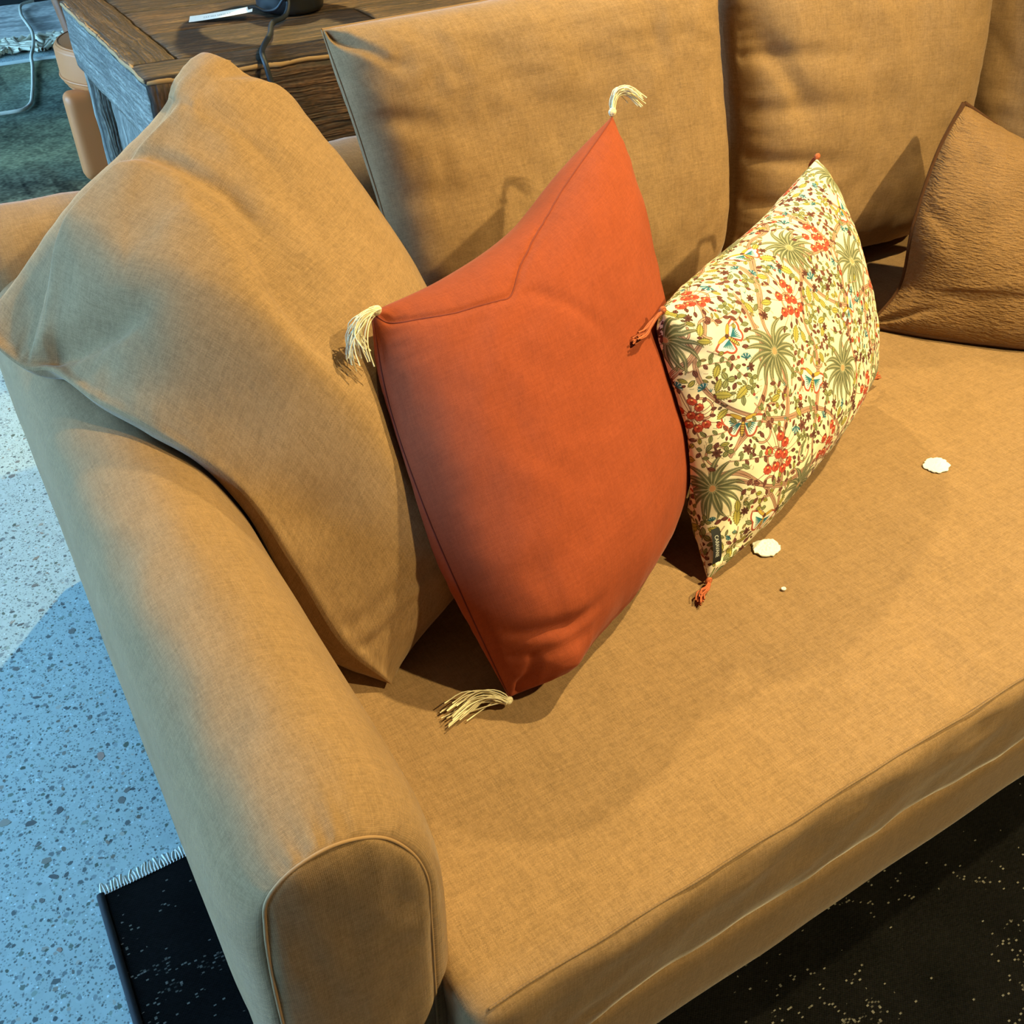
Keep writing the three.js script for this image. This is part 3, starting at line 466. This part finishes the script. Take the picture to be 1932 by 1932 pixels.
// tassels: strands fanning from a knot along a path
function tassel(t, path, { n = 26, spread = 0.012, r = 0.0009, knot = 0.006, mat, seed = 1, floorY = null, off }) {
  const k = mulberry(seed), gs = [], cv = new THREE.CatmullRomCurve3(path);
  for (let i = 0; i < n; i++) {
    const o = V(k() - 0.5, k() - 0.5, k() - 0.5).multiplyScalar(2 * spread), w = V(k() - 0.5, k() - 0.5, k() - 0.5).multiplyScalar(0.5 * spread), L = 0.82 + 0.2 * k();
    gs.push(tube([0, 0.2, 0.45, 0.72, 1].map((s) => { const p = cv.getPoint(Math.min(1, s * L)).addScaledVector(o, 0.16 + 0.84 * s).addScaledVector(w, Math.sin(s * 5 + i)); if (floorY !== null) p.y = Math.max(p.y, floorY + r + 0.003 * k() * s); return p; }), r, 10, 4));
  }
  const all = mergeGeometries(gs); if (off) press(all, false, off);
  const g = part('tassel', all, mat, t);
  const kn = mesh('knot', mergeGeometries([new THREE.TorusGeometry(knot * 0.62, knot * 0.5, 8, 16), new THREE.SphereGeometry(knot * 0.8, 12, 10)]).translate(path[0].x - t.position.x, path[0].y - t.position.y, path[0].z - t.position.z), mat, g);
  return g;
}
// orange cushion
{
  const P = thing('orange_cushion', 'square burnt orange linen cushion with cream corner tassels', 'cushion', V(0.65, 0.43, -0.9));
  const TL = V(0.404, 0.838, -0.995), TR = V(0.905, 0.93, -1.205), BR = V(0.875, 0.47, -0.925), BL = V(0.408, 0.445, -0.680);
  const TOPSEAM = [[0.0, 0.995], [0.027, 0.952], [0.091, 0.931], [0.167, 0.911], [0.234, 0.90], [0.297, 0.884], [0.329, 0.877], [0.399, 0.93], [0.478, 0.963], [0.607, 0.985], [0.723, 0.99], [1, 0.999]];
  const c = cushion({ TL, TR, BR, BL, t: [V(0.52, 0.838, -1.03), V(0.655, 0.858, -1.075), V(0.78, 0.898, -1.14)], l: [V(0.386, 0.565, -0.745), V(0.382, 0.655, -0.836), V(0.389, 0.75, -0.932)], r: [V(0.865, 0.68, -1.06)], b: [V(0.52, 0.437, -0.71), V(0.70, 0.44, -0.80)], W: 0.58, H: 0.56, Tf: 0.125, Tb: 0.09, ex: 2.8, pw: 0.5, seed: 9, amp: 0.003, pucker: 0.0012,
    bumps: [{ at: [0.13, 0.02], s: 0.07, h: 0.035 }],
    folds: [{ path: [[0, 0.175], [0.069, 0.161], [0.187, 0.146], [0.36, 0.15]], w: 0.009, h: -0.010, step: 0.004 }, { a: [0.02, 0.11], b: [0.36, 0.10], w: 0.010, h: -0.005, edge: 1 }, { path: [[0.06, 0.10], [0.027, 0.035], [0.02, 0.0]], w: 0.007, h: -0.008, full: 1 }, { path: [[0.33, 0.877], [0.40, 0.85], [0.469, 0.774], [0.542, 0.669], [0.566, 0.60]], w: 0.010, h: -0.005 }, { a: [0.05, 0.26], b: [0.5, 0.30], w: 0.02, h: -0.003 }, { path: TOPSEAM, w: 0.005, h: -0.004, full: 1 }] });
  laidDown.orange = c; press(c.geometry, false, laidDown.tan); part('cover', c.geometry, M.orange, P); part('seam', press(mergeGeometries([seamTube(c.laid(TOPSEAM, 90), 0.0012), seamTube(c.curve('l'), 0.0014)]), false, laidDown.tan), M.orangeSeam, P);
  const o = { mat: M.cream, n: 34, spread: 0.016 };
  tassel(P, [TL.clone().add(V(0.003, 0.006, 0.010)), V(0.387, 0.842, -0.980), V(0.372, 0.822, -0.975), V(0.374, 0.798, -0.968)], { ...o, seed: 3, off: laidDown.tan });
  tassel(P, [TR.clone().add(V(0, 0.006, 0)), V(0.915, 0.958, -1.215), V(0.935, 0.960, -1.212), V(0.955, 0.945, -1.205)], { ...o, n: 26, spread: 0.011, seed: 4 });
  tassel(P, [BL.clone().add(V(-0.004, 0.0, 0.004)), V(0.388, 0.452, -0.690), V(0.365, 0.446, -0.700), V(0.332, 0.437, -0.695)], { ...o, seed: 5, floorY: 0.434 });
}
// floral print: palms, curling vines, moths, berries and blossoms on cream cotton (flat printed colour)
const floralTex = canvasTex(2048, 1566, (c, w, h) => {
  const r = mulberry(301), S = w / 0.68;                             // pixels per metre
  c.fillStyle = '#f4ead0'; c.fillRect(0, 0, w, h); c.lineCap = c.lineJoin = 'round';
  const taken = [], free = (x, y, q) => x > -10 && y > -10 && x < w + 10 && y < h + 10 && !taken.some(([a, b, d]) => Math.hypot(a - x, b - y) < d + q), take = (x, y, q) => taken.push([x, y, q]);
  const stroke = (pts, lw, col) => { c.beginPath(); c.moveTo(...pts[0]); for (let i = 1; i < pts.length - 1; i++) c.quadraticCurveTo(pts[i][0], pts[i][1], (pts[i][0] + pts[i + 1][0]) / 2, (pts[i][1] + pts[i + 1][1]) / 2); c.lineTo(...pts[pts.length - 1]); c.lineWidth = lw; c.strokeStyle = col; c.stroke(); };
  const vine = (pts, lw) => { stroke(pts, lw + 5, '#6d4f46'); stroke(pts, lw, '#cfa48c'); stroke(pts, lw * 0.3, '#9c7566'); };
  const leaf = (x, y, a, L, W, fill, line, serr = 0) => {
    c.save(); c.translate(x, y); c.rotate(a); c.beginPath(); c.moveTo(0, 0); const n = serr ? 7 : 10;
    for (const s of [1, -1]) for (let i = 1; i <= n; i++) { const t = s > 0 ? i / n : 1 - i / n, q = Math.sin(Math.PI * Math.min(1, t * 0.98 + 0.02)) ** 0.8 * W; c.lineTo(t * L, s * q); if (serr) c.lineTo((t - 0.03 * s) * L, s * q * (1 - 0.35 * serr)); }
    c.closePath(); c.fillStyle = fill; c.fill(); c.lineWidth = 2.6; c.strokeStyle = line; c.stroke(); c.beginPath(); c.moveTo(0, 0); c.lineTo(L * 0.85, 0); c.stroke(); c.restore();
  };
  const palm = (x, y, R, rot) => {
    take(x, y, R * 0.82); const n = 16;
    for (let k = 0; k < n; k++) {
      const a = rot + k / n * 6.283 + 0.1 * (r() - 0.5), L = R * (0.86 + 0.2 * r()), bend = (Math.cos(a) > 0 ? 1 : -1) * 0.5 * (0.5 + 0.5 * r()), up = [], P = (t) => { const q = a + bend * t * t; return [x + L * t * Math.cos(q), y + L * t * Math.sin(q)]; };
      for (let s = 0.10; s <= 1.001; s += 0.075) up.push(P(Math.min(1, s)));
      c.fillStyle = '#8b8f74';
      for (let i = 1; i < up.length; i++) { const [x0, y0] = up[i - 1], [x1, y1] = up[i], t = i / up.length, hw = R * 0.062 * Math.sin(Math.PI * (0.18 + 0.8 * t)), dx = x1 - x0, dy = y1 - y0, l = Math.hypot(dx, dy); c.beginPath(); c.moveTo(x0 - dy / l * hw, y0 + dx / l * hw); c.lineTo(x1 - dy / l * hw, y1 + dx / l * hw); c.lineTo(x1 + dy / l * hw, y1 - dx / l * hw); c.lineTo(x0 + dy / l * hw, y0 - dx / l * hw); c.fill(); }
      for (let s = 0.14; s < 1; s += 0.028) { const [x0, y0] = P(s), [x1, y1] = P(s + 0.02), dx = x1 - x0, dy = y1 - y0, l = Math.hypot(dx, dy) || 1, hw = R * 0.085 * Math.sin(Math.PI * (0.18 + 0.8 * s)); for (const q of [1, -1]) { c.beginPath(); c.moveTo(x0 - q * dy / l * hw * 0.35, y0 + q * dx / l * hw * 0.35); c.lineTo(x0 - q * dy / l * hw + dx / l * 6, y0 + q * dx / l * hw + dy / l * 6); c.lineWidth = 2.4; c.strokeStyle = '#565a42'; c.stroke(); } }
      stroke(up, 2.2, '#b9ab8c');
    }
    c.fillStyle = '#c99a72'; c.beginPath(); c.arc(x, y, R * 0.09, 0, 7); c.fill();
    
  };
  const blossom = (x, y, q, a) => { c.save(); c.translate(x, y); c.rotate(a); c.beginPath(); for (let i = 0; i <= 26; i++) { const t = i / 26 * 6.283, k = q * (0.92 + 0.09 * Math.cos(t * 9)); c.lineTo(k * Math.cos(t), 0.85 * k * Math.sin(t)); } c.fillStyle = '#d05b48'; c.fill(); c.lineWidth = 2.4; c.strokeStyle = '#8a3026'; c.stroke(); for (let i = 0; i < 9; i++) { const t = 0.5 + i * 0.27; c.beginPath(); c.moveTo(0, -q * 0.3); c.lineTo(0.8 * q * Math.cos(t), 0.7 * q * Math.sin(t)); c.lineWidth = 1.5; c.stroke(); } c.fillStyle = '#7a3f34'; c.beginPath(); c.arc(0, -q * 0.62, q * 0.42, 3.1, 6.4); c.fill(); c.fillStyle = '#f3d48a'; c.beginPath(); c.arc(0, -q * 0.35, q * 0.16, 0, 7); c.fill(); c.restore(); };
  const bud = (x, y, a, L, col = '#7c4a44') => leaf(x, y, a, L, L * 0.26, col, '#4c2c2b');
  const cluster = (x, y, R) => {
    take(x, y, R * 0.8); stroke([[x, y - R], [x + R * 0.12, y - R * 0.3], [x - 0.05 * R, y + R * 0.2], [x, y + R * 0.8]], 7, '#a08070');
    for (let i = 0; i < 17; i++) { const a = -2.6 + i * 0.33, q = R * (0.55 + 0.4 * r()), bx = x + q * Math.cos(a), by = y + q * Math.sin(a) * 0.8; stroke([[x, y], [(x + bx) / 2, (y + by) / 2 + 14], [bx, by]], 3, '#8d6c5e'); bud(bx, by, a, R * 0.19); }
    for (const [dx, dy] of [[-0.28, -0.22], [0.22, -0.42], [0.02, 0.0], [0.24, 0.12], [-0.45, 0.22], [-0.16, 0.28], [0.08, 0.46], [0.36, 0.40], [0.34, -0.18]]) blossom(x + dx * R, y + dy * R, R * 0.155, (r() - 0.5) * 0.8);
  };
  const moth = (x, y, R, rot) => {
    take(x, y, R * 0.8); c.save(); c.translate(x, y); c.rotate(rot);
    for (const s of [1, -1]) { c.save(); c.scale(s, 1); c.beginPath(); c.moveTo(4, -4); c.quadraticCurveTo(R * 0.5, -R * 0.42, R, -R * 0.28); c.quadraticCurveTo(R * 1.02, R * 0.1, R * 0.7, R * 0.25); c.quadraticCurveTo(R * 0.6, R * 0.72, R * 0.26, R * 0.62); c.quadraticCurveTo(R * 0.1, R * 0.3, 4, 6); c.fillStyle = '#fbf8ef'; c.fill(); c.lineWidth = 9; c.strokeStyle = '#b25645'; c.stroke(); c.fillStyle = '#c9a84a'; c.beginPath(); c.ellipse(R * 0.32, -R * 0.24, R * 0.34, R * 0.09, -0.35, 0, 7); c.fill(); c.lineWidth = 2; c.strokeStyle = '#6d4f46'; c.stroke(); for (let i = 0; i < 7; i++) { c.beginPath(); c.moveTo(R * 0.12, R * 0.08); c.lineTo(R * (0.62 - 0.04 * i), R * (-0.02 + 0.09 * i)); c.lineWidth = 5.5 - 0.4 * i; c.strokeStyle = '#2f7085'; c.stroke(); } c.restore(); }
    c.fillStyle = '#d9b95a'; c.beginPath(); c.ellipse(0, R * 0.3, R * 0.1, R * 0.36, 0, 0, 7); c.fill(); c.lineWidth = 3; c.strokeStyle = '#5a3f33'; c.stroke(); for (let i = 0; i < 5; i++) { c.beginPath(); c.moveTo(-R * 0.09, R * (0.12 + 0.11 * i)); c.lineTo(R * 0.09, R * (0.12 + 0.11 * i)); c.stroke(); }
    c.fillStyle = '#5a3f33'; c.beginPath(); c.arc(0, -R * 0.12, R * 0.11, 0, 7); c.fill(); c.restore();
  };
  const teal = (x, y, q, a) => { c.save(); c.translate(x, y); c.rotate(a); for (let i = 0; i < 8; i++) { const t = -1.2 + i * 0.34; c.beginPath(); c.moveTo(0, 0); c.lineTo(q * Math.cos(t - 0.13), q * Math.sin(t - 0.13)); c.lineTo(q * 1.12 * Math.cos(t), q * 1.12 * Math.sin(t)); c.lineTo(q * Math.cos(t + 0.13), q * Math.sin(t + 0.13)); c.closePath(); c.fillStyle = i % 2 ? '#fbfaf4' : '#3f8297'; c.fill(); c.lineWidth = 2; c.strokeStyle = '#2d5c6e'; c.stroke(); } c.fillStyle = '#6d4f46'; c.beginPath(); c.arc(-q * 0.1, 0, q * 0.2, 0, 7); c.fill(); c.restore(); };
  const star = (x, y, q, col) => { for (let i = 0; i < 7; i++) leaf(x, y, i * 0.9 + r() * 0.3, q, q * 0.2, col, '#4f2f2c'); };
  // long curling vines
  const vines = [[[0.02, 0.02], [0.10, 0.10], [0.07, 0.20], [0.16, 0.28], [0.27, 0.30], [0.34, 0.38], [0.36, 0.44]], [[0.16, 0.44], [0.14, 0.34], [0.22, 0.25], [0.20, 0.15], [0.27, 0.08], [0.24, -0.02]], [[0.30, 0.44], [0.42, 0.36], [0.40, 0.25], [0.47, 0.16], [0.44, 0.06], [0.50, -0.02]], [[0.36, 0.10], [0.44, 0.14], [0.54, 0.12], [0.62, 0.18]], [[0.50, 0.44], [0.52, 0.32], [0.58, 0.24], [0.62, 0.22]], [[0, 0.33], [0.06, 0.30], [0.12, 0.35], [0.16, 0.43]], [[0.27, 0.08], [0.33, 0.03], [0.40, 0.05], [0.44, 0.0]], [[0.04, 0.16], [0.12, 0.13], [0.15, 0.05], [0.2, 0.02]]].map((l) => l.map(([x, y]) => [x * S, y * S]));
  vines.push(...vines.map((l) => l.map(([x, y], i) => [w - x + 60 + 30 * Math.sin(i), h - y + 40 * Math.cos(i * 1.3)])));
  for (const l of vines) { vine(l, 12); const k = l.map(([x, y], i) => [x + 22 * Math.sin(i * 2.1), y + 22 * Math.cos(i * 1.7)]); vine(k, 8); for (let i = 0; i < l.length - 1; i++) for (let s = 0.1; s < 1; s += 0.3) take(lerp(l[i][0], l[i + 1][0], s), lerp(l[i][1], l[i + 1][1], s), 22); for (let i = 1; i < l.length - 1; i++) { const [x, y] = l[i], a = r() * 6.28; c.beginPath(); c.arc(x + 46 * Math.cos(a), y + 46 * Math.sin(a), 44, a + 3.2, a + 7.6); c.lineWidth = 11; c.strokeStyle = '#6d4f46'; c.stroke(); c.lineWidth = 6; c.strokeStyle = '#cfa48c'; c.stroke(); } }
  for (const [x, y, q] of [[0.045, 0.33, 0.052], [0.06, 0.11, 0.050], [0.205, 0.19, 0.056], [0.215, 0.41, 0.050], [0.36, 0.29, 0.055], [0.37, 0.09, 0.050], [0.50, 0.18, 0.054], [0.52, 0.40, 0.052], [0.63, 0.30, 0.052], [0.63, 0.08, 0.050], [0.36, 0.48, 0.048]]) palm(x * S, y * S, q * S, r() * 6);
  for (const [x, y, q] of [[0.155, 0.325, 0.054], [0.285, 0.145, 0.052], [0.29, 0.375, 0.052], [0.44, 0.37, 0.052], [0.435, 0.105, 0.048], [0.575, 0.235, 0.048], [0.05, 0.22, 0.044], [0.14, 0.06, 0.046], [0.58, 0.48, 0.045]]) cluster(x * S, y * S, q * S);
  for (const [x, y, q, a] of [[0.115, 0.255, 0.031, 0.4], [0.145, 0.14, 0.028, -0.5], [0.275, 0.265, 0.031, 0.6], [0.43, 0.225, 0.030, -0.4], [0.12, 0.41, 0.030, 0.5], [0.30, 0.05, 0.028, 0.3], [0.565, 0.115, 0.028, -0.3], [0.57, 0.33, 0.03, 0.3], [0.43, 0.45, 0.028, 0.5]]) moth(x * S, y * S, q * S, a);
  for (let k = 0; k < 260; k++) {                                     // thin branching stems between the motifs
    let x = r() * w, y = r() * h, a = r() * 6.28; const turn = (r() - 0.5) * 0.5, p = [[x, y]]; for (let i = 0; i < 9; i++) { a += turn + (r() - 0.5) * 0.5; x += 24 * Math.cos(a); y += 24 * Math.sin(a); p.push([x, y]); }
    if (!free(p[4][0], p[4][1], 14)) continue; stroke(p, 5.5, '#8b6d5e'); stroke(p, 2.2, '#cfae96');
    for (let i = 1; i < 9; i += 1) { const q = a + (i % 2 ? 1.1 : -1.1) + 0.4 * (r() - 0.5), t = r(); leaf(p[i][0], p[i][1], q, 22 + 14 * r(), 7 + 3 * r(), t < 0.4 ? '#8a8d66' : t < 0.62 ? '#b3a750' : '#85534b', t < 0.62 ? '#5d6040' : '#512f2c'); }
    for (let i = 0; i < 10; i += 2) take(p[i][0], p[i][1], 20);
  }
  for (let k = 0; k < 30000; k++) {
    const q = k < 500 ? 40 : k < 3500 ? 30 : k < 11000 ? 21 : k < 22000 ? 13 : 8, x = r() * w, y = r() * h; if (!free(x, y, q * 0.60)) continue; take(x, y, q * 0.60); const a = r() * 6.28, t = r();
    if (q > 28) { if (t < 0.18) teal(x, y, q * 0.8, a); else if (t < 0.55) { leaf(x - q * Math.cos(a), y - q * Math.sin(a), a, q * 2, q * 0.55, '#b7ab58', '#6f6a3c', 1); } else if (t < 0.75) star(x, y, q * 0.8, '#8f5a50'); else { for (let i = 0; i < 3; i++) leaf(x, y, a + i * 2.1, q, q * 0.34, '#9a9a68', '#5c5f40', 1); } }
    else if (q > 16) { if (t < 0.3) leaf(x - q * Math.cos(a), y - q * Math.sin(a), a, q * 2, q * 0.5, r() < 0.4 ? '#b0a556' : '#8c9070', '#5e6142', r() < 0.5 ? 1 : 0); else if (t < 0.52) star(x, y, q * 0.95, '#8f5a50'); else if (t < 0.60) teal(x, y, q * 0.8, a); else if (t < 0.72) blossom(x, y, q * 0.7, a); else bud(x - q * 0.7 * Math.cos(a), y - q * 0.7 * Math.sin(a), a, q * 1.5); }
    else if (q > 10) { if (t < 0.45) bud(x - q * 0.6 * Math.cos(a), y - q * 0.6 * Math.sin(a), a, q * 1.4, ['#84564e', '#9b4f46', '#868a66'][Math.floor(r() * 3)]); else if (t < 0.82) leaf(x - q * Math.cos(a), y - q * Math.sin(a), a, q * 2, q * 0.42, ['#8c9070', '#b0a556', '#c4a066'][Math.floor(r() * 3)], '#5e5a42'); else if (t < 0.93) { c.fillStyle = '#a14a42'; c.beginPath(); c.arc(x, y, q * 0.55, 0, 7); c.fill(); } else { c.lineWidth = 3; c.strokeStyle = '#4f7f92'; for (let i = 0; i < 3; i++) { c.beginPath(); c.moveTo(x, y); c.lineTo(x + q * Math.cos(a + i * 0.6), y + q * Math.sin(a + i * 0.6)); c.stroke(); } } }
    else stroke([[x - q * Math.cos(a), y - q * Math.sin(a)], [x + 3, y + 3], [x + q * Math.cos(a), y + q * Math.sin(a)]], 2.6, ['#b39683', '#9c8c6c', '#8c9070'][Math.floor(r() * 3)]);
  }
}, 0.68, 0.52);
{
  const fab = fabric([0.93, 0.92, 0.90], linen, 0.0005, 0.1, [1, 1, 1]); fab.map = floralTex;
  const P = thing('floral_cushion', 'cream cotton cushion printed with palms, flowers and moths, rust tassels', 'cushion', V(1.0, 0.43, -0.95));
  const TL = V(0.776, 0.782, -0.895), TR = V(1.285, 0.818, -1.135), BR = V(1.325, 0.475, -0.965), BL = V(0.765, 0.438, -0.722);
  const c = cushion({ TL, TR, BR, BL, t: [V(0.90, 0.785, -0.955), V(1.10, 0.790, -1.045)], l: [V(0.777, 0.511, -0.771), V(0.777, 0.609, -0.822), V(0.771, 0.702, -0.870)], r: [V(1.305, 0.64, -1.04)], b: [V(1.05, 0.445, -0.845)], W: 0.60, H: 0.42, Tf: 0.105, Tb: 0.07, ex: 2.8, pw: 0.5, seed: 13, amp: 0.003, pucker: 0.002, groove: 0.002,
    folds: [{ a: [0.0, 0.06], b: [0.12, 0.09], w: 0.008, h: -0.010, edge: 1 }, { a: [0.02, 0.72], b: [0.10, 0.40], w: 0.012, h: -0.006 }, { a: [0.05, 0.35], b: [0.06, 0.15], w: 0.010, h: -0.005 }, { a: [0.02, 0.92], b: [0.12, 0.75], w: 0.014, h: 0.005 }] });
  press(c.geometry, false, laidDown.orange); part('cover', c.geometry, fab, P);
  const o = { mat: M.rust, n: 18, spread: 0.006, r: 0.0013, knot: 0.0055 };
  tassel(P, [TL.clone().add(V(-0.003, 0.004, 0.003)), V(0.752, 0.778, -0.885), V(0.733, 0.768, -0.878), V(0.712, 0.768, -0.873)], { ...o, seed: 13, off: laidDown.orange });
  tassel(P, [TR.clone().add(V(0.0, 0.003, 0)), V(1.297, 0.808, -1.150), V(1.312, 0.790, -1.165), V(1.320, 0.765, -1.168)], { ...o, seed: 14 });
  tassel(P, [BL.clone().add(V(-0.002, 0.002, 0.004)), V(0.752, 0.438, -0.708), V(0.740, 0.438, -0.706), V(0.728, 0.436, -0.694)], { ...o, seed: 15, floorY: 0.432 });
  tassel(P, [BR.clone().add(V(0.006, -0.01, 0.0)), V(1.345, 0.462, -0.962), V(1.362, 0.458, -0.966), V(1.38, 0.452, -0.972)], { ...o, seed: 16 });
  const lt = canvasTex(256, 64, (k) => { k.fillStyle = '#0c0f16'; k.fillRect(0, 0, 256, 64); k.fillStyle = '#d8d8d4'; k.font = '34px sans-serif'; k.textAlign = 'center'; k.fillText('CARAVANE', 128, 44); }, 1, 1);
  const e0 = c.surf(0.006, 0.21, 1), e1 = c.surf(0.006, 0.07, 1);
  part('brand_tag', grid(8, 3, (u, v) => e0.clone().lerp(e1, u).add(V(-0.006 + 0.016 * v, 0.002, 0.006 + 0.004 * Math.sin(u * 3))), (u, v) => [u, v]), new THREE.MeshStandardMaterial({ map: lt, roughness: 0.7, side: THREE.DoubleSide }), P, 'narrow black woven label with pale lettering');
}
// brown piped cushion
{
  const P = thing('brown_cushion', 'brown crinkled cushion edged with dark piping against the corner cushion', 'cushion', V(1.85, 0.43, -1.0));
  const TL = V(1.775, 0.806, -1.23), TR = V(2.13, 0.74, -0.84), BR = V(1.88, 0.445, -0.74), BL = V(1.53, 0.438, -1.13);
  const c = cushion({ TL, TR, BR, BL, t: [V(1.86, 0.745, -1.14), V(1.98, 0.71, -1.0)], l: [V(1.60, 0.50, -1.135), V(1.625, 0.62, -1.16), V(1.695, 0.735, -1.20)], r: [V(2.0, 0.58, -0.82)], b: [V(1.60, 0.436, -1.035), V(1.74, 0.434, -0.89)], W: 0.5, H: 0.5, Tf: 0.10, Tb: 0.05, ex: 2.2, pw: 0.6, seed: 23, amp: 0.003, pucker: 0.0015,
    folds: [{ a: [0.0, 0.03], b: [0.35, 0.13], w: 0.012, h: -0.016, ridge: 0.3, edge: 1 }, { a: [0.02, 0.55], b: [0.25, 0.45], w: 0.014, h: -0.008, edge: 1 }, { a: [0.03, 0.85], b: [0.3, 0.6], w: 0.02, h: -0.004, edge: 1 }] });
  part('cover', c.geometry, M.brown, P);
  part('piping', mergeGeometries(['t', 'l', 'b', 'r'].map((k) => seamTube(c.curve(k).map((q) => V(q.x, Math.max(q.y, 0.4385), q.z)), 0.0052))), M.piping, P, 'dark brown piping');
}

// scraps of white stuffing
function scrap(label, pos, R, sy, seed) {
  const o = thing('white_scrap', label, 'scrap', pos), n = 40, g = grid(n, 14, (u, v) => { const a = u * 6.28319, k = R * (1 + 0.10 * n2(Math.cos(a) * 2 + seed, Math.sin(a) * 2) + 0.05 * n2(Math.cos(a) * 7 + seed, Math.sin(a) * 7)) * Math.sin(v * Math.PI * 0.5 + 0.0001); const e = 1 - v; return V(k * Math.cos(a), sy * Math.sqrt(Math.max(0, 1 - (1 - e) ** 4)) * (0.75 + 0.4 * n2(k * Math.cos(a) * 160 + seed, k * Math.sin(a) * 160)) + 0.0008, -k * Math.sin(a) * 0.82); }, (u, v) => [u, v]);
  const bottom = new THREE.CircleGeometry(R * 0.9, 24).rotateX(Math.PI / 2).scale(1, 1, 0.82).translate(0, 0.0007, 0);
  mesh('fluff', weldNormals(mergeGeometries([g, bottom])), M.white, o);
}
scrap('round white scrap lying alone in the middle of the open seat', V(1.273, 0.431, -0.743), 0.0235, 0.003, 1);
scrap('white scrap touching the lower edge of the floral cushion', V(0.890, 0.431, -0.735), 0.0225, 0.0035, 5);
scrap('tiny white crumb on the seat below the floral cushion', V(0.850, 0.431, -0.656), 0.004, 0.002, 8);
scrap('tiny white crumb on the black rug in front of the sofa', V(1.01, 0.0105, -0.404), 0.006, 0.003, 11);

scene.traverse((o) => { if (o.isMesh) o.castShadow = o.receiveShadow = true; });
renderer.render(scene, camera);
